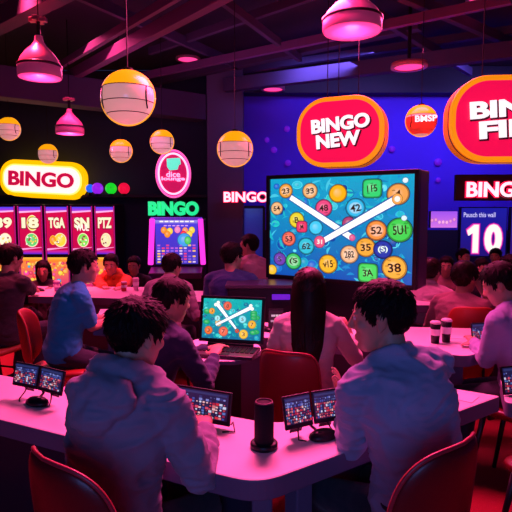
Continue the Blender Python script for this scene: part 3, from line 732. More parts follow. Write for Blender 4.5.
# ------------------------------------------------------------------ chairs
def superell(a, e): 
    c_, s_ = math.cos(a), math.sin(a)
    return math.copysign(abs(c_) ** (2 / e), c_), math.copysign(abs(s_) ** (2 / e), s_)
def shell(bm, w, h, th, curve, e=3.2, nr=10, na=48, taper=.08, lean=0, c=(0, 0, 0), horizontal=False, sign=1):
    """rounded pad: superellipse outline, curved across its width, closed with a rim"""
    def P(r, a, s):
        x, z = superell(a, e); x *= r; z *= r
        xx = x * w / 2 * (1 - taper * z); zz = z * h / 2
        y = curve * (x * x) * sign + (zz * lean)
        tt = th / 2 * math.sqrt(max(0, 1 - r ** 6)) if r < 1 else 0
        y += s * tt
        p = V(xx, y, zz) if not horizontal else V(xx, zz, -y)
        return p + Vector(c)
    rings = []
    rs = [i / nr for i in range(1, nr)] + [.97, 1.0]
    for s in (-1, 1):
        cen = bm.verts.new(P(0, 0, s)); prev = None; L_ = []
        for r in rs:
            if r == 1.0 and s == 1: ring = first
            else: ring = [bm.verts.new(P(r, 2 * PI * k / na, s)) for k in range(na)]
            if r == 1.0 and s == -1: first = ring
            if prev is None:
                for k in range(na): bm.faces.new((cen, ring[k], ring[(k + 1) % na]))
            else:
                for k in range(na): bm.faces.new((prev[k], ring[k], ring[(k + 1) % na], prev[(k + 1) % na]))
            prev = ring
    return [P(1, 2 * PI * k / na, 0) for k in range(na + 1)]
def chair(pos, yaw, seat, top, w, label, m=None, name='shell_chair', grp='red shell chairs', back_y=-.25, leglean=.05, e=3.2, bottom=None, pipe=True, ring=False, cat='chair'):
    m = m or M_redch
    t = empty(name, (pos[0], pos[1], 0), -yaw, label, cat, grp)
    bm = bmesh.new(); shell(bm, w * 1.05, .44, .07, -.015, 4, horizontal=True, c=(0, .0, seat - .035), taper=-.03); obj('seat', bm, m, t, True)
    b0 = bottom if bottom is not None else seat + .02
    h = top - b0
    bm = bmesh.new(); pts = shell(bm, w, h, .045, .07, e, c=(0, back_y, b0 + h / 2), taper=.06, lean=-.12); back = obj('backrest', bm, m, t, True)
    if pipe: obj('piping', add_tube(bmesh.new(), pts, .006, 6, caps=False), M_pipe, back, True)
    for s in (-1, 1):
        obj('back_bracket', add_tube(bmesh.new(), [(s * w * .25, -.10, seat - .06), (s * w * .25, back_y + .0, seat - .04), (s * w * .25, back_y + .03, b0 + .12)], .011, 8), M_blackm, t, True)
        for f in (-1, 1):
            obj('leg', add_tube(bmesh.new(), [(s * w * .36, f * .15, seat - .06), (s * w * (.36 + leglean), f * (.17 + leglean), 0)], [.016, .012], 10), M_blackm, t, True)
    if ring:
        obj('foot_ring', add_tube(bmesh.new(), [(w * .40 * a, .19 * b, seat * .4) for a, b in ((-1, -1), (1, -1), (1, 1), (-1, 1), (-1, -1))], .009, 8), M_blackm, t)
    return t

# ------------------------------------------------------------------ people
LOG = []
class Blob:
    def __init__(s): s.v = []; s.f = []
    def ring(s, c, ax, ay, rx, ry, n, e=2):
        b = len(s.v)
        for k in range(n):
            x, y = superell(2 * PI * k / n, e); s.v.append(c + ax * (rx * x) + ay * (ry * y))
        return b
    def loft(s, rings, n=20, e=2):
        """rings: (centre, ax, ay, rx, ry)"""
        bs = [s.ring(*r, n, e) for r in rings]
        for a, b in zip(bs, bs[1:]):
            for k in range(n): s.f.append((a + k, a + (k + 1) % n, b + (k + 1) % n, b + k))
        for b, r, fl in ((bs[0], rings[0], 1), (bs[-1], rings[-1], 0)):
            s.v.append(r[0].copy()); c = len(s.v) - 1
            for k in range(n): s.f.append((c, b + (k + 1) % n, b + k) if fl else (c, b + k, b + (k + 1) % n))
    def cap(s, p0, p1, r0, r1, n=14, flat=1, ax=None):
        p0, p1 = Vector(p0), Vector(p1); t = (p1 - p0); L_ = t.length; t = t.normalized() if L_ > 1e-6 else V(0, 0, 1)
        if ax is None: ax = t.cross(V(0, 0, 1) if abs(t.z) < .9 else V(0, 1, 0))
        ax = (ax - t * ax.dot(t)).normalized(); ay = t.cross(ax)
        rg = []
        for k in (80, 55, 30): a = R(k); rg.append((p0 - t * r0 * math.sin(a), ax, ay, r0 * math.cos(a), r0 * flat * math.cos(a)))
        for k in (0, .33, .66, 1): rg.append((p0.lerp(p1, k), ax, ay, r0 + (r1 - r0) * k, (r0 + (r1 - r0) * k) * flat))
        for k in (30, 55, 80): a = R(k); rg.append((p1 + t * r1 * math.sin(a), ax, ay, r1 * math.cos(a), r1 * flat * math.cos(a)))
        s.loft(rg, n)
    def ell(s, c, r, M=None, n=16):
        M = M or Matrix.Identity(3); c = Vector(c)
        rg = []
        for k in (-80, -60, -35, -12, 12, 35, 60, 80):
            a = R(k); rg.append((c + M @ V(0, 0, r[2] * math.sin(a)), M @ V(1, 0, 0), M @ V(0, 1, 0), r[0] * math.cos(a), r[1] * math.cos(a)))
        s.loft(rg, n)
    def merge(s, o, f):
        b = len(s.v); s.v += [f(v) for v in o.v]; s.f += [tuple(i + b for i in q) for q in o.f]
    def mesh(s, name, voxel, smooth=3, fold=None):
        me = bpy.data.meshes.new(name); me.from_pydata([tuple(v) for v in s.v], [], s.f)
        o = bpy.data.objects.new('tmp', me); COL.objects.link(o)
        m = o.modifiers.new('r', 'REMESH'); m.mode = 'VOXEL'; m.voxel_size = voxel; m.use_smooth_shade = True
        if smooth: q = o.modifiers.new('s', 'SMOOTH'); q.factor = .5; q.iterations = smooth
        dg = bpy.context.evaluated_depsgraph_get()
        out = bpy.data.meshes.new_from_object(o.evaluated_get(dg)); out.name = name
        bpy.data.objects.remove(o); bpy.data.meshes.remove(me)
        if fold:
            nr = [v.normal.copy() for v in out.vertices]
            for v, n in zip(out.vertices, nr): v.co += n * fold(v.co)
        return out
def ik(S, T, a, b, pole):
    d = T - S; L_ = min(d.length, (a + b) * .995); dn = d.normalized()
    T = S + dn * L_
    x = (a * a - b * b + L_ * L_) / (2 * L_); h = math.sqrt(max(0, a * a - x * x))
    p = pole - dn * pole.dot(dn); p.normalize()
    return S + dn * x + p * h, T
def build_hand(B, W, d, n, side, s, curl=.5, spread=.10):
    """W wrist, d finger direction, n back-of-hand normal, side +1 right / -1 left"""
    d = d.normalized(); n = (n - d * n.dot(d)).normalized(); x = d.cross(n) * side   # x towards the thumb
    if True: x = n.cross(d) * side
    x = -x if False else x
    pr = []
    for k, w, th in ((-.01, .024, .019), (.015, .030, .018), (.05, .039, .014), (.085, .041, .012), (.095, .036, .010)):
        pr.append((W + d * (k * s), x, n, w * s, th * s))
    B.loft(pr, 14, 2.6)
    for i, (off, ln) in enumerate(((.030, .068), (.010, .077), (-.011, .071), (-.031, .056))):
        p = W + d * (.082 * s) + x * (off * s); a = off * spread / .03 * .35
        dd = (d + x * a).normalized(); rr = .0088 * s
        c_ = curl * (.5 + .08 * i)
        for seg, k in ((.45, 0), (.32, 1), (.23, 2)):
            ca = c_ * (k + .5)
            v = (dd * math.cos(ca) - n * math.sin(ca))
            q = p + v * (ln * seg * s); B.cap(p, q, rr * (1 - .09 * k), rr * (.93 - .09 * k), 10); p = q
    p = W + d * (.02 * s) + x * (.022 * s)
    q = p + (d * .55 + x * .75 - n * .25).normalized() * .040 * s; B.cap(p, q, .013 * s, .0105 * s, 10)
    q2 = q + (d * .85 + x * .4 - n * .3).normalized() * .032 * s; B.cap(q, q2, .0105 * s, .0095 * s, 10)
    B.cap(q2, q2 + (d * .95 + x * .1 - n * .35).normalized() * .026 * s, .0095 * s, .0078 * s, 10)

def head_frame(HC, hy, hp, hr=0):
    return Matrix.Rotation(-hy, 3, 'Z') @ Matrix.Rotation(-hp, 3, 'X') @ Matrix.Rotation(hr, 3, 'Y')
def build_head(B, HC, Mh, s, fem=False):
    X, Y, Z = Mh @ V(1, 0, 0), Mh @ V(0, 1, 0), Mh @ V(0, 0, 1)
    P = lambda x, y, z: HC + Mh @ (V(x, y, z) * s)
    j = .93 if fem else 1
    B.ell(P(0, -.014, .032), (.074 * s, .092 * s, .084 * s), Mh, 24)
    B.loft([(P(0, y, z), X, Y, rx * s * j, ry * s) for z, y, rx, ry in ((.075, .012, .052, .055), (.05, .016, .066, .074), (.01, .018, .068, .076), (-.03, .018, .064, .074), (-.06, .020, .058, .069), (-.088, .027, .047, .058), (-.108, .038, .032, .042), (-.118, .046, .016, .026))], 24, 2.3)
    B.cap(P(0, .090, .022), P(0, .110, -.022), .0075 * s, .0125 * s, 10)
    for q in (-1, 1):
        B.ell(P(q * .011, .099, -.027), (.009 * s, .011 * s, .008 * s), Mh, 10)
        B.ell(P(q * .030, .080, .028), (.026 * s, .014 * s, .008 * s), Mh, 12)
        B.ell(P(q * .044, .060, -.016), (.022 * s, .026 * s, .024 * s), Mh, 12)
        Me = Mh @ Matrix.Rotation(q * R(-22), 3, 'Z') @ Matrix.Rotation(R(12), 3, 'X')
        B.ell(P(q * .079, -.012, -.002), (.006 * s, .021 * s, .033 * s), Me, 14)
        B.ell(P(q * .080, -.004, -.026), (.007 * s, .011 * s, .012 * s), Me, 10)
        B.ell(P(q * .083, -.018, .012), (.006 * s, .015 * s, .020 * s), Me, 10)
    B.ell(P(0, .090, -.060), (.023 * s, .010 * s, .0055 * s), Mh, 12)
    B.ell(P(0, .088, -.071), (.019 * s, .010 * s, .0065 * s), Mh, 12)
    B.ell(P(0, .076, -.098), (.020 * s, .018 * s, .015 * s), Mh, 12)
def hairline(az):
    a = abs(az) * 180 / PI
    pts = ((0, .072), (35, .068), (52, .050), (64, .030), (72, -.012), (80, -.015), (86, .030), (100, .034), (112, .0), (124, -.045), (150, -.066), (180, -.074))
    for (a0, z0), (a1, z1) in zip(pts, pts[1:]):
        if a <= a1: return z0 + (z1 - z0) * (a - a0) / (a1 - a0)
    return pts[-1][1]
def skullr(d):
    # support radius of the skull ellipsoid (slightly fuller at the back)
    rx, ry, rz = .077, .095, .088
    r = 1 / math.sqrt((d.x / rx) ** 2 + (d.y / ry) ** 2 + (d.z / rz) ** 2)
    if d.z < 0: r *= 1 + .12 * min(1, -d.z * 1.3)
    return r
def make_hair(root, HC, Mh, s, style, seed, detail):
    rn = random.Random(seed); c0 = V(0, -.014, .032)
    long_ = style.get('long', 0); top = style.get('top', .020); side = style.get('side', .007); mess = style.get('mess', .5)
    bm = bmesh.new(); bmesh.ops.create_icosphere(bm, subdivisions=5 if detail > 1 else 4, radius=1)
    for v in bm.verts:
        d = v.co.normalized(); r = skullr(d); p = d * r + c0
        az = math.atan2(p.x, p.y)
        if d.z < -.98: az = PI
        hl = hairline(az)
        if long_: hl = min(hl, -.08) if abs(az) > R(78) else hl
        hl -= style.get('nape', 0) if abs(az) > 2 else 0
        m = max(0, min(1, (p.z - hl) / .016 + .5)); m = m * m * (3 - 2 * m)
        if d.z < -.93 and not long_: m = 0
        k = max(0, min(1, (p.z + .02) / .12))
        th = side + (top - side) * k
        nz = noise.noise(V(d.x * 7, d.y * 7, d.z * 2.2) + V(seed, 0, 0)) * .006 * (.4 + mess) + noise.noise(V(d.x * 22, d.y * 22, d.z * 5)) * .003
        rr = r * .84 * (1 - m) + (r + th + nz) * m
        v.co = HC + Mh @ ((d * rr + c0) * s)
    # locks
    n = (1500 if detail > 1 else 350 if detail == 1 else 70)
    crown = V(0.012, -.055, 0)
    for i in range(n):
        d = V(rn.gauss(0, 1), rn.gauss(0, 1), rn.gauss(.35, 1)).normalized(); r = skullr(d); p = d * r + c0
        az = math.atan2(p.x, p.y); hl = hairline(az) - (style.get('nape', 0) if abs(az) > 2 else 0)
        if p.z < hl + .004: continue
        k = max(0, min(1, (p.z + .02) / .12)); th = side + (top - side) * k
        fl = V(p.x - crown.x, p.y - crown.y, 0)
        if fl.length < .01: fl = V(rn.uniform(-1, 1), rn.uniform(-1, 1), 0)
        fl = fl.normalized() * (.25 + .9 * k) + V(0, 0, -1.1 * (1 - k) - .15) + V(rn.gauss(0, .25), rn.gauss(0, .25), rn.gauss(0, .1)) * mess
        fl = (fl - d * fl.dot(d)).normalized()
        ln = rn.uniform(.022, .045) * (.30 + .85 * k) * min(1, .35 + (p.z - hl) / .04) * (1 + .5 * mess); lift = rn.uniform(-.3, .9) * .008 * (.3 + mess) * (.3 + k)
        pts = []; rads = []; ns = 4
        for q in range(ns + 1):
            tt = q / ns; pp = p + fl * ln * tt; dd = (pp - c0).normalized()
            rad_ = skullr(dd) + th * (.55 + .3 * tt) + lift * tt * tt * 2
            pp = c0 + dd * rad_; pts.append(HC + Mh @ (pp * s)); rads.append(s * (.0048 * (1 - tt) ** .7 + .0004) * (1.6 if detail < 2 else 1))
        add_tube(bm, pts, rads, 4, caps=False)
    if long_:
        L_ = long_
        B = Blob(); X, Y, Z = Mh @ V(1, 0, 0), Mh @ V(0, 1, 0), V(0, 0, 1)
        rg = []
        for z, y, rx, ry in ((.06, -.02, .075, .07), (0, -.035, .094, .075), (-.08, -.060, .092, .062), (-.16, -.105, .088, .052), (-.16 - (L_ - .16) * .5, -.165, .078, .040), (-L_ + .06, -.195, .058, .030), (-L_, -.205, .03, .014)):
            rg.append((HC + (X * 0 + Y * y + Z * z) * s, X, Y, rx * s, ry * s))
        B.loft(rg, 28)
        b0 = [bm.verts.new(v) for v in B.v]
        for f in B.f:
            bm.faces.new([b0[i] for i in f])
        for i in range(420 if detail else 60):
            a = rn.uniform(R(100), R(260)) if rn.random() < .8 else rn.uniform(R(75), R(285))
            ca, sa = math.sin(a), math.cos(a); ll = L_ * rn.uniform(.8, 1.05); pts = []; wob = rn.uniform(-.012, .012)
            for z, y, rx, ry in ((.09, -.02, .06, .06), (.03, -.03, .092, .08), (-.06, -.054, .096, .068), (-.16, -.105, .092, .056), (-.16 - (ll - .16) * .5, -.165, .082, .044), (-ll, -.205, .046, .026)):
                pts.append(HC + (X * (ca * rx + wob * (-z)) + Y * (y + sa * ry) + Z * z) * s)
            add_tube(bm, pts, [s * q for q in (.002, .005, .006, .006, .005, .0008)], 4, caps=False)
    bmesh.ops.recalc_face_normals(bm, faces=bm.faces)
    me = bpy.data.meshes.new('hair'); bm.to_mesh(me); bm.free()
    return link('hair', me, style.get('mat', M_hair), root, True)

def person(label, px, d, yaw, lean=12, hy=0, hp=8, hr=0, s=1.0, cloth='shirt', m_top=None, m_bot=None, hands=None, hdir=(None, None), poles=(None, None), hair=None,
           voxel=.009, fem=False, seed=1, detail=1, group=None, seat=None, stand=False, roll=0, shoulder=1, curl=(.6, .6), foot=None, sleeve=1.0, fold=1.0, twist=0, bulk=1.0, hand_roll=(0, 0)):
    yaw_, lean_, hy_, hp_ = R(yaw), R(lean), R(hy), R(hp)
    Hw = at(px[0], px[1], d)
    up = lambda a: V(0, math.sin(a), math.cos(a))
    rollM = Matrix.Rotation(R(roll), 3, 'Y')
    m1 = up(lean_ * .6) * .26 * s; m2 = rollM @ (up(lean_ * 1.25) * .23 * s)
    Nrel = m1 + m2
    HCrel = Nrel + rollM @ (up(lean_ * .8 + hp_ * .4) * .145 * s) + V(0, .012, 0) * s
    Rz = Matrix.Rotation(-yaw_, 3, 'Z')
    base = Hw - Rz @ HCrel
    root = empty('person', (base.x, base.y, 0), -yaw_, label, 'person', group)
    P = V(0, 0, base.z); N = P + Nrel; HC = P + HCrel; MID = P + m1
    loc = lambda w: Rz.inverted() @ (Vector(w) - V(base.x, base.y, 0))
    seat_h = P.z - .10 * s
    LOG.append('%s seat %.2f pos %.2f %.2f' % (label[:40], seat_h, base.x, base.y))
    fs = .88 if fem else 1.0
    X = V(1, 0, 0); tw = Matrix.Rotation(R(twist), 3, 'Z'); X2 = rollM @ (tw @ X)
    def fr(a): return V(0, math.cos(a), -math.sin(a))
    f0, f1, f2 = V(0, 1, 0), fr(lean_ * .6), fr(lean_ * 1.25)
    f2 = (rollM @ (tw @ f2))
    sw = (.150 if fem else .172) * s * shoulder
    shl = {}
    for q in (-1, 1): shl[q] = N - m2.normalized() * (.062 * s) + X2 * (q * sw) + f2 * .005
    def torso(B, g, lo=-.07, hi=1):
        g *= 1; b_ = bulk
        rg = [(P + V(0, -.0, lo) * s, X, f0, (.148 * (1.06 if fem else 1) * b_ + g) * s, (.110 * b_ + g) * s),
              (P + V(0, 0, .02) * s, X, f0, (.160 * (1.04 if fem else 1) * b_ + g) * s, (.118 * b_ + g) * s),
              (P + m1 * .5, X, f1, (.138 * fs * b_ + g) * s, (.100 * b_ + g) * s),
              (MID, X.lerp(X2, .4).normalized(), f1, (.150 * fs * b_ + g) * s, (.108 * b_ + g) * s),
              (MID + m2 * .45, X2, f2, (.172 * fs * shoulder + g) * s, (.112 * b_ + g) * s),
              (MID + m2 * .75, X2, f2, (.160 * fs * shoulder + g) * s, (.098 * b_ + g) * s),
              (MID + m2 * .93, X2, f2, (.105 * fs + g) * s, (.072 + g) * s),
              (N + m2.normalized() * .012 * s, X2, f2, (.062 + g * .5) * s, (.058 + g * .5) * s)]
        B.loft(rg, 28, 2.35)
        for q in (-1, 1):
            B.cap(N + X2 * q * .04 * s - m2.normalized() * .012 * s, shl[q], (.044 + g) * s, (.052 * fs + g) * s)
    # arms
    arms = {}
    defh = {-1: P + V(-.14, .36, .12) * s, 1: P + V(.14, .36, .12) * s}
    for i, q in enumerate((-1, 1)):
        T_ = loc(hands[i]) if hands and hands[i] is not None else defh[q]
        pole = loc(poles[i]) - shl[q] if poles[i] is not None else V(q * .55, -.5, -.7)
        E, Wp = ik(shl[q], T_, .285 * s, .255 * s, pole)
        arms[q] = (shl[q], E, Wp)
    # legs
    legs = {}
    for q in (-1, 1):
        hp__ = P + V(q * .085, 0, -.02) * s
        if stand: T_ = V(q * .10, .02, .085)
        else: T_ = V(q * .11, .40, .085) if foot is None else V(q * .11, foot, .085)
        K, A = ik(hp__, T_, .43 * s, .42 * s, V(q * .12, 1, .55))
        legs[q] = (hp__, K, A)
    # body
    B = Blob(); torso(B, -.006)
    Mh = head_frame(HC, hy_, hp_, R(hr))
    B.cap(N - m2.normalized() * .03 * s, HC + Mh @ V(0, -.022, -.045) * s, .054 * s * (fs ** .8), .050 * s * (fs ** .8), 18)
    build_head(B, HC, Mh, s, fem)
    for i, q in enumerate((-1, 1)):
        S_, E, Wp = arms[q]
        B.cap(S_, E, .048 * s * fs, .038 * s * fs); B.cap(E, E.lerp(Wp, .35), .038 * s * fs, .038 * s * fs); B.cap(E.lerp(Wp, .35), Wp, .038 * s * fs, .025 * s * fs)
        fd = (Wp - E).normalized() if hdir[i] is None else Rz.inverted() @ Vector(hdir[i])
        nn = V(0, 0, 1) if abs(fd.normalized().z) < .75 else V(0, -1, 0) * 1.0
        nn = Matrix.Rotation(R(hand_roll[i]), 3, fd.normalized()) @ nn
        build_hand(B, Wp, fd, nn, -q if False else q, s * .98, curl[i])
        h_, K, A = legs[q]
        B.cap(h_, K, .078 * s, .052 * s); B.cap(K, K.lerp(A, .3), .052 * s, .053 * s); B.cap(K.lerp(A, .3), A, .053 * s, .034 * s)
        B.cap(A + V(0, -.03, -.04) * s, A + V(0, .13, -.052) * s, .03 * s, .026 * s)
    link('body', B.mesh('body', voxel * (1 if detail < 2 else .62), 2), M_skin, root, True)
    body = root.children[0]
    # clothes
    def fold_fn(amp, sd, coarse=1):
        def f(co):
            p = V(co.x * 7, co.y * 7, co.z * 15) * coarse / s + V(sd * 3.1, sd, 0)
            w = noise.noise(p * .6) * 1.4
            a = 1 - abs(noise.noise(p + V(w, w, w * 1.5)) * 2)
            b = 1 - abs(noise.noise(p * 2.1 + V(w, 5, 0)) * 2)
            return amp * ((a - .5) * .8 + (b - .5) * .35)
        return f
    T = Blob(); g = .014 if cloth != 'hoodie' else .022
    torso(T, g, lo=-.06)
    for q in (-1, 1):
        S_, E, Wp = arms[q]
        if sleeve >= 1:
            T.cap(S_, E, (.053 * fs + g * .9) * s, (.043 * fs + g * .7) * s); W2 = E.lerp(Wp, .93 if sleeve == 1.0 else .55)
            T.cap(E, W2, (.042 * fs + g * .7) * s, (.030 * fs + g * .6) * s)
            for k in (.25, .5, .72): # bunched sleeve
                if k < .6 or sleeve == 1.0: T.cap(E.lerp(Wp, k) - (Wp - E) * .02, E.lerp(Wp, k) + (Wp - E) * .02, (.041 * fs + g * .75) * s, (.040 * fs + g * .6) * s)
            if cloth == 'hoodie': T.cap(E.lerp(Wp, .86), E.lerp(Wp, .95), (.034 + g * .6) * s, (.031 + g * .6) * s)
        else:
            T.cap(S_, S_.lerp(E, sleeve), (.056 * fs + g) * s, (.052 * fs + g * .9) * s)
    ax = m2.normalized()
    if cloth == 'hoodie':
        for k in range(13):
            a0 = R(-150 + 300 * k / 12 + 180 + 90) ; a1 = R(-150 + 300 * (k + 1) / 12 + 180 + 90)
            if k == 12: break
            def rp(a):
                bk = max(0, -math.sin(a))
                return N + ax * (.020 + .006 * math.sin(a) + .016 * bk) * s + X2 * (.098 * math.cos(a) * s) + f2 * ((.082 * math.sin(a) - .018 * bk) * s)
            rr = lambda a: (.032 + .014 * max(0, -math.sin(a))) * s
            T.cap(rp(a0), rp(a1), rr(a0), rr(a1))
        T.ell(N - f2 * .130 * s - ax * .055 * s, (.135 * s, .052 * s, .080 * s), Matrix.Rotation(-lean_, 3, 'X'))
        T.ell(N - f2 * .150 * s - ax * .115 * s, (.085 * s, .040 * s, .060 * s), Matrix.Rotation(-lean_, 3, 'X'))
    elif cloth in ('shirt',):
        for k in range(12):
            a0, a1 = 2 * PI * k / 12, 2 * PI * (k + 1) / 12
            rp = lambda a: N + ax * (.030 + .012 * -math.sin(a)) * s + X2 * (.068 * fs * math.cos(a) * s) + f2 * ((.064 * math.sin(a)) * s)
            T.cap(rp(a0), rp(a1), .013 * s, .013 * s, 8); T.cap(rp(a0) - ax * .018 * s, rp(a1) - ax * .018 * s, .018 * s, .018 * s, 8)
    me = T.mesh('top', voxel * (.9 if detail > 1 else 1), 2, fold_fn(.0085 * s * fold, seed))
    link({'hoodie': 'hoodie', 'shirt': 'shirt', 'tee': 'tshirt', 'jacket': 'jacket', 'sweater': 'sweater'}[cloth], me, m_top, root, True)
    U = Blob()
    U.loft([(P + V(0, 0, -.10) * s, X, f0, .12 * s, .10 * s), (P + V(0, 0, -.06) * s, X, f0, .158 * s * bulk, .118 * s * bulk), (P + V(0, 0, .05) * s, X, f0, .162 * s * bulk, .120 * s * bulk)], 24)
    for q in (-1, 1):
        h_, K, A = legs[q]
        U.cap(h_, K, .090 * s, .066 * s); U.cap(K, A.lerp(K, .08), .066 * s, .050 * s)
    link('trousers', U.mesh('trousers', voxel * 1.2, 2, fold_fn(.004 * s, seed + 5)), m_bot or M_trou, root, True)
    for q in (-1, 1):
        h_, K, A = legs[q]
        S2 = Blob(); ga = A + V(0, -.03, -.042) * s
        S2.cap(ga, ga + V(0, .16, -.008) * s, .038 * s, .034 * s); S2.cap(A + V(0, 0, -.01) * s, ga, .04 * s, .04 * s)
        link('shoe', S2.mesh('shoe', .012, 1), M_blackp, root, True)
    # eyes
    for q in (-1, 1):
        pe = HC + Mh @ (V(q * .030, .0815, .010) * s)
        e = obj('eye', add_lathe(bmesh.new(), [(.0115 * s * math.cos(R(a)), .0115 * s * math.sin(R(a))) for a in range(-90, 91, 15)], 14), M_eye, root, True, loc=pe)
        obj('iris', add_lathe(bmesh.new(), [(.0055 * s * math.cos(R(a)), .0055 * s * math.sin(R(a))) for a in range(-90, 91, 30)], 10), M_iris, e, True, loc=Mh @ (V(0, .0078, 0) * s))
        bp = [HC + Mh @ (V(q * x, y, z) * s) for x, y, z in ((.014, .0925, .030), (.03, .092, .036), (.048, .078, .031))]
        obj('eyebrow', add_tube(bmesh.new(), bp, [.003 * s, .0035 * s, .0015 * s], 6), M_hair, root, True)
    make_hair(root, HC, Mh, s, hair or {}, seed, max(detail, 1) if d < 5 else detail)
    return dict(root=root, base=base, seat=seat_h, P=P, yaw=yaw_, HC=HC, Mh=Mh)
def seat_for(p, seat=None, dy=0): return (p['base'].x - math.sin(p['yaw']) * dy, p['base'].y - math.cos(p['yaw']) * dy)

def cloth_mat(n, c, **k): return mat(n, c, .85, bump=.25, bscale=350, var=.12, vscale=6, sheen=.15, **k)
M_trou = cloth_mat('dark_trousers', (.02, .022, .045))
M_hood = cloth_mat('grey_blue_fleece', (.24, .25, .36))
M_shirtb = cloth_mat('pale_blue_cotton', (.30, .38, .58))
M_cream = cloth_mat('cream_knit', (.62, .50, .50))
M_navy = cloth_mat('navy_jacket_cloth', (.022, .035, .11))
M_navy2 = cloth_mat('deep_blue_cloth', (.02, .05, .20))
M_pinksh = cloth_mat('pale_pink_cotton', (.62, .42, .50))
M_bluet = cloth_mat('bright_blue_jersey', (.004, .36, .60))
M_black = cloth_mat('black_cotton', (.012, .012, .022))
M_orange = cloth_mat('orange_fleece', (.85, .16, .02))
M_grey = cloth_mat('grey_mauve_cotton', (.30, .22, .28))
M_lav = cloth_mat('lavender_blue_cotton', (.34, .34, .62))
M_rose = cloth_mat('dusty_rose_cotton', (.50, .22, .27))
M_dkp = cloth_mat('dark_plum_cloth', (.05, .02, .05))
tz = TZ + .012
Lh = lambda x, y, dz=.012: onz(x, y, TZ + dz)

p1 = person('man in a grey-blue hoodie seen from behind at the front table', (137, 336), 1.66, 24, 15, 16, 14, 0, .93, 'hoodie', M_hood, hands=(Lh(188, 418), Lh(204, 430, .035)),
            poles=(None, at(212, 480, 1.66)), hdir=(V(.5, .8, -.1), V(-.15, 1, .15)), hair=dict(top=.020, side=.004, mess=.8, nape=.022), voxel=.008, seed=1, detail=2, shoulder=.96, fold=1.7)
p2 = person('man in a pale blue shirt leaning on the front table, head turned left', (381, 318), 1.72, -24, 16, -46, 6, 0, .95, 'shirt', M_shirtb, hands=(at(343, 404, 1.97), Lh(352, 408)),
            poles=(onz(352, 446, TZ + .02), V(-.2, 2.1, .5)), hdir=(V(-.12, .05, 1), V(-.9, .4, 0)), hair=dict(top=.020, side=.004, mess=.3), voxel=.008, seed=2, detail=2, sleeve=2, shoulder=1.0, roll=-7, fold=1.8, hand_roll=(60, 0), curl=(.5, .5))
p3 = person('woman with long dark hair seen from behind at the middle table', (309, 290), 2.86, 6, 7, 2, 4, 0, .96, 'sweater', M_cream, hands=(None, at(350, 336, 3.15)), poles=(None, at(362, 372, 2.9)), hdir=(None, V(-.5, .3, .8)),
            hair=dict(top=.016, side=.010, mess=.2, long=.42, mat=M_hairb), voxel=.009, fem=True, seed=3, detail=1)
p4 = person('young person in a navy jacket sitting at the laptop', (172, 301), 2.72, 42, 20, 14, 12, 0, .93, 'jacket', M_navy, hands=(Lh(206, 350), Lh(214, 357)), hair=dict(top=.020, side=.009), voxel=.009, seed=4)
p5 = person('person in a mauve shirt bent toward the tall video slot cabinet', (172, 267), 4.55, 10, 26, 20, 12, 0, .90, 'shirt', M_grey, hair=dict(), voxel=.011, seed=5, detail=0)
p6 = person('man in a deep blue top seen from behind under the red neon letters', (232, 257), 4.7, 10, 8, 30, 4, 0, 1.0, 'tee', M_navy2, hair=dict(), voxel=.011, seed=6, detail=0, shoulder=1.08, bulk=1.1)
p7 = person('man in a pale pink shirt beside the left edge of the big display', (249, 246), 5.7, -40, 8, -30, 4, 0, .98, 'shirt', M_pinksh, hair=dict(), voxel=.011, seed=7, detail=0)
p8 = person('man in a bright blue T-shirt on a red chair at the small table', (84, 267), 3.55, 60, 16, 4, 6, 0, .92, 'tee', M_bluet, hands=(Lh(112, 318), Lh(108, 321)), hair=dict(), voxel=.010, seed=8, detail=1, sleeve=.75, bulk=1.05, foot=.25)
p9 = person('man in black on a stool at the far left', (11, 259), 4.5, 18, 14, 14, 8, 0, 1.0, 'tee', M_black, hands=(Lh(30, 292), Lh(38, 292)), hair=dict(), voxel=.011, seed=9, detail=0, sleeve=.9, bulk=1.1, foot=.3)
p10_ = person('woman with long dark hair between the man in black and the blue T-shirt', (43, 271), 5.85, 165, 10, 0, 12, 0, .9, 'sweater', M_dkp, hands=(Lh(46, 290), Lh(38, 290)), hair=dict(long=.36), voxel=.012, fem=True, seed=10, detail=0)
p11 = person('person in an orange hooded top facing the camera at the far left table', (111, 265), 5.85, 178, 12, 0, 10, 0, .95, 'hoodie', M_orange, hands=(Lh(118, 289), Lh(106, 289)), hair=dict(), voxel=.012, seed=11, detail=0)
p12 = person('person in dark clothes facing the camera right of the orange top', (134, 266), 6.5, 185, 10, 0, 10, 0, .93, 'tee', M_black, hair=dict(), voxel=.012, seed=12, detail=0)
p13 = person('man in a pale pink shirt sitting just right of the big display', (431, 272), 4.85, 30, 22, 12, 2, 0, 1.0, 'shirt', M_pinksh, hair=dict(mat=M_hairb), voxel=.011, seed=13, detail=0)
p14 = person('person in a dusty rose top resting chin on hand by the blue number display', (465, 279), 4.15, 44, 18, 12, 2, 0, 1.0, 'tee', M_rose, hands=(None, at(478, 284, 4.22)), poles=(None, at(497, 306, 4.25)), hdir=(None, V(-.2, 0, 1)), hair=dict(mat=M_hairb, top=.032), voxel=.011, seed=14, detail=0, sleeve=.9)
p15 = person('man in a lavender shirt with head bowed over his hands at the right edge', (500, 285), 2.90, -38, 14, -22, 26, 0, .90, 'shirt', M_lav, hands=(Lh(474, 342, .03), Lh(484, 346)), hair=dict(top=.028), voxel=.010, seed=15, detail=1)
p16 = person('person in a violet top facing the camera behind the far right table', (510, 268), 4.95, 190, 8, 0, 4, 0, .95, 'tee', M_lav, hair=dict(), voxel=.012, seed=16, detail=0)
p17 = person('person in a dark plum top in the crowd under the number 10 display', (482, 269), 5.4, 170, 6, 0, 4, 0, .85, 'tee', M_dkp, hair=dict(), voxel=.013, seed=17, detail=0)
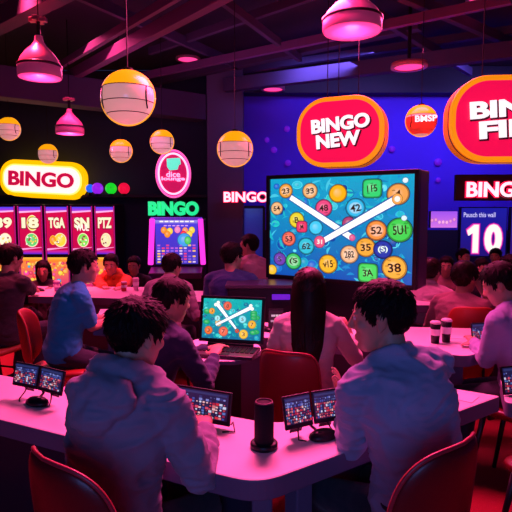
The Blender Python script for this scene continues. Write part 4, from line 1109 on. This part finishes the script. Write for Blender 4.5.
p18 = person('person in a rose top in the crowd below the pale purple display', (446, 267), 5.4, 200, 6, 0, 4, 0, .85, 'tee', M_rose, hair=dict(), voxel=.013, seed=18, detail=0)
def clone(p, px, d, yaw, label, dz=0):
    Hw = at(px[0], px[1], d); r = copy_tree(p['root']); r['label'] = label
    off = Matrix.Rotation(-R(yaw), 3, 'Z') @ V(p['HC'].x, p['HC'].y, 0)
    r.location = (Hw.x - off.x, Hw.y - off.y, 0); r.rotation_euler = (0, 0, -R(yaw)); return r
clone(p18, (463, 266), 6.5, 150, 'person in a rose top in the far crowd left of the number 10 display')
clone(p17, (495, 266), 6.8, 215, 'person in a plum top behind the crowd, right of the figure under the display')

# chairs
bx = at(55, 480, 1.20); chair((bx.x + .31 * math.sin(R(40)), 1.20 + .31 * math.cos(R(40))), R(40), p1['seat'] - .01, .975, .36, 'red rounded chair back behind the man in the hoodie', back_y=-.31, bottom=.52, e=3.4)
bx = at(451, 480, 1.24); chair((bx.x - .30 * math.sin(R(40)), 1.24 + .30 * math.cos(R(40))), R(-40), p2['seat'] - .01, .995, .36, 'red rounded chair back behind the man in the pale blue shirt', back_y=-.30, bottom=.52, e=3.4)
chair((p3['base'].x - .03, p3['base'].y), R(24), p3['seat'] - .01, .86, .33, 'red chair of the long-haired woman', m=mat('crimson_chair_vinyl', (.34, .012, .02), .42), back_y=-.27, e=5, bottom=.46)
chair((p4['base'].x, p4['base'].y), p4['yaw'], p4['seat'] - .01, .80, .36, 'dark red chair of the person in the navy jacket', back_y=-.26)
chair((p8['base'].x, p8['base'].y), R(78), p8['seat'] - .01, .90, .36, 'orange-red bar chair of the man in the blue T-shirt', m=M_redch2, name='bar_chair', ring=True, back_y=-.24, pipe=False)
chair((p9['base'].x - .05, p9['base'].y), p9['yaw'], p9['seat'] - .01, .95, .38, 'brown-orange bar chair under the man in black', m=M_brown, name='bar_chair', ring=True, back_y=-.26, pipe=False)
chair((p14['base'].x + .08, p14['base'].y - .02), R(10), p14['seat'] - .01, .86, .36, 'orange-red chair behind the dusty rose top', m=M_redch2, back_y=-.25, e=5, pipe=False)
chair((p15['base'].x, p15['base'].y), p15['yaw'], p15['seat'] - .01, .84, .36, 'red chair of the man in the lavender shirt', back_y=-.25)
q = at(520, 430, 1.95)
chair((q.x + .30, 2.12), R(-20), .46, .90, .36, 'red chair at the right edge before the small monitor table', back_y=-.2)
for p, l in ((p5, 'dark chair before the tall video slot cabinet'), (p6, 'dark chair under the man in the deep blue top'), (p7, 'dark chair beside the big display'), (p13, 'dark chair under the pale pink shirt right of the big display'),
             (p16, 'dark chair under the violet top at the far right'), (p17, 'dark chair in the crowd under the number 10 display'), (p18, 'dark chair in the crowd below the pale purple display'),
             (p10_, 'dark chair under the far woman with long dark hair'), (p11, 'dark chair under the orange hooded top'), (p12, 'dark chair right of the orange top')):
    chair((p['base'].x, p['base'].y), p['yaw'], p['seat'] - .01, p['seat'] + .30, .36, l, m=mat('dark_chair_vinyl', (.03, .01, .02), .4), grp='dark chairs', pipe=False)

# ------------------------------------------------------------------ small things on the tables
def standee(px, w, h, rz, label, seed):
    p = onz(px[0], px[1], TZ); t = empty('table_display', p, R(rz), label, 'table display', 'small table displays')
    f = obj('frame', box((0, 0, 0), (w, .012, h)), M_blackp, t, bevel=.003, loc=(0, 0, h / 2 + .006), rot=(R(-10), 0, 0))
    c = Canvas(w * .9, h * .85); c.rect(-w * .45, -h * .42, w * .45, h * .42, H('100818')); [c.rect(w * x0, h * z0, w * x1, h * (z0 + .1), H(q)) for x0, x1, z0, q in ((-.3, -.05, .12, 'e8c0d8'), (-.02, .12, .12, 'f0d0e0'), (.15, .3, .12, 'e8c0d8'), (-.34, .0, -.14, 'c090b0'), (.04, .32, -.14, 'd0a0c0'))]
    c.build('picture', M_scr2, f, (0, -.0065, 0)); obj('foot', box((0, .02, .004), (w * .9, .07, .008)), M_blackm, t, bevel=.002)
standee((276, 330), .11, .14, 5, 'small black table display left of the long-haired woman', 0)
def mouse(px, rz, label):
    p = onz(px[0], px[1], TZ); t = empty('mouse', p, R(rz), label, 'mouse', 'dark mice')
    bm = bmesh.new(); bmesh.ops.create_uvsphere(bm, u_segments=20, v_segments=12, radius=1)
    for v in bm.verts: v.co = V(v.co.x * .033, v.co.y * .055, max(-.0, v.co.z) * .03 + .001)
    obj('shell', bm, M_blackp, t, True); obj('scroll_wheel', add_tube(bmesh.new(), [(-.004, .025, .026), (.004, .025, .026)], .008, 12), M_blackm, t)
mouse((267, 331), 40, 'dark mouse on the middle table beside the small black display')
mouse((40, 291), 70, 'dark mouse on the far left table before the man in black')
def cup(px, z, label, hgt=.11, m=None, r=.032):
    p = onz(px[0], px[1], z); t = empty('drinking_cup', p, 0, label, 'cup', 'cups on the tables')
    obj('cup_wall', add_lathe(bmesh.new(), [(0, 0), (r * .75, 0), (r, hgt), (r * .93, hgt), (r * .7, .006), (0, .006)], 24), m or M_blackp, t, True)
    obj('lid', add_lathe(bmesh.new(), [(0, hgt + .008), (r * .8, hgt + .008), (r * 1.05, hgt), (r * 1.05, hgt - .006), (0, hgt - .004)], 24), mat('white_lid', (.7, .6, .65), .4), t, True)
    obj('print', add_lathe(bmesh.new(), [(r * .88, hgt * .4), (r * .93, hgt * .4), (r * .985, hgt * .7), (r * .94, hgt * .7)], 24), mat('white_print', (.8, .75, .8), .5), t)
cup((435, 343), TZ, 'black cup with a white lid, leftmost on the right part of the middle table', .13)
cup((446, 342), TZ, 'black cup with a white lid, right of its twin on the middle table', .14)
cup((136, 290), TZ, 'pale cup right of the orange top on the far left table', .12, mat('pale_cup', (.6, .35, .5), .4))
cup((124, 291), TZ, 'red cup before the orange top on the far left table', .09, mat('red_cup', (.6, .03, .05), .4))
cup((57, 291), TZ, 'purple cup on the far left table between two players', .1, mat('purple_cup', (.25, .08, .4), .4))
# phone held up by the man in lavender, papers, cards
def gadget(px, z, w, h, rz, tilt, label, name='phone', cat='phone', seed=3):
    p = onz(px[0], px[1], z) if not isinstance(px, Vector) else px
    t = empty(name, p, R(rz), label, cat)
    f = obj('case', box((0, 0, 0), (w, .009, h)), M_blackp, t, bevel=.003, rot=(R(tilt), 0, 0), loc=(0, 0, h / 2 * math.cos(R(tilt)) + .003))
    tablet_pic(w * .9, h * .88, seed, 1).build('picture', M_scr2, f, (0, -.005, 0)); return t
gadget((478, 344), TZ, .10, .13, 15, -10, 'small tablet standing before the bowed man in lavender', 'tablet_monitor', 'monitor', 8)
gadget((516, 393), .70, .17, .13, 16, -14, 'small monitor on the table at the right edge', 'tablet_monitor', 'monitor', 10)
def paper(px, w, l, rz, label):
    p = onz(px[0], px[1], TZ); o = obj('paper_sheet', box((0, 0, .0015), (w, l, .002)), mat('white_paper', (.85, .8, .85), .6), None, loc=p, rot=(0, 0, R(rz))); tag(o, label, 'paper')
paper((458, 396), .10, .15, 50, 'white sheet of paper at the right end of the front table')
paper((350, 345), .10, .14, 20, 'white card on the middle table beside the woman')
paper((455, 337), .09, .13, 80, 'white slip of paper on the right part of the middle table')

# ------------------------------------------------------------------ lights
def area(name, loc, tgt, size, energy, col, size_y=None, spread=180):
    l = bpy.data.lights.new(name, 'AREA'); l.energy = energy; l.color = col; l.size = size; l.spread = R(spread)
    if size_y: l.shape = 'RECTANGLE'; l.size_y = size_y
    o = bpy.data.objects.new(name, l); COL.objects.link(o); o.location = loc
    o.rotation_euler = (Vector(tgt) - Vector(loc)).to_track_quat('-Z', 'Y').to_euler(); return o
def spot(name, loc, tgt, energy, col, ang=60, blend=.5, r=.08):
    l = bpy.data.lights.new(name, 'SPOT'); l.energy = energy; l.color = col; l.spot_size = R(ang); l.spot_blend = blend; l.shadow_soft_size = r
    o = bpy.data.objects.new(name, l); COL.objects.link(o); o.location = loc
    o.rotation_euler = (Vector(tgt) - Vector(loc)).to_track_quat('-Z', 'Y').to_euler(); return o
PK = (1, .065, .27); BL_ = (.10, .14, 1)
area('pink_ceiling_wash_front', (.1, 3.7, 3.2), (0, 2.0, .74), 1.0, 135, PK, .8, 130)
area('pink_ceiling_wash_middle', (1.5, 5.3, 3.4), (1.2, 3.7, .74), 1.4, 80, PK, .8, 130)
area('pink_ceiling_wash_left', (-2.1, 6.6, 3.4), (-2.0, 5.0, .74), 1.4, 75, PK, .8, 130)
area('blue_fill_behind', (-.3, -1.9, 1.9), (0, 2.2, 1.0), 1.6, 13, (.16, .30, 1), 1.0, 120)
area('blue_wall_washer', (2.6, 7.6, 3.7), (2.6, 9.4, 2.4), 4.5, 52, (.24, .18, 1), .3, 120)
area('violet_ceiling_wash', (0, 6.2, 2.6), (0, 7.4, 4.0), 4.5, 7, (.8, .25, 1), 1.0, 150)
spot('red_floor_spot', (-2.2, 4.9, 3.8), (-1.9, 4.8, 0), 800, (1, .05, .13), 56)
for (b, r) in (B1, B2, B3):
    l = bpy.data.lights.new('bell_bulb', 'POINT'); l.energy = 5; l.color = (1, .2, .5); l.shadow_soft_size = .06
    o = bpy.data.objects.new('bell_bulb', l); COL.objects.link(o); o.location = (b.x, b.y, b.z - .1)

W = bpy.data.worlds.new('World'); SC.world = W; W.use_nodes = True
W.node_tree.nodes['Background'].inputs[0].default_value = (.02, .035, .12, 1); W.node_tree.nodes['Background'].inputs[1].default_value = .5

cam = bpy.data.cameras.new('Camera'); cam.sensor_width = 36; cam.lens = FPX * 36 / 512; cam.clip_start = .05; cam.clip_end = 60
co = bpy.data.objects.new('Camera', cam); COL.objects.link(co); co.location = (0, 0, HCAM); co.rotation_euler = (PI / 2 - PITCH, 0, 0)
SC.camera = co
SC.view_settings.view_transform = 'Standard'; SC.view_settings.look = 'None'; SC.view_settings.gamma = 1; SC.view_settings.exposure = 0; SC.view_settings.use_curve_mapping = False
SC.cycles.use_denoising = True; SC.cycles.sample_clamp_indirect = 4; SC.cycles.max_bounces = 6
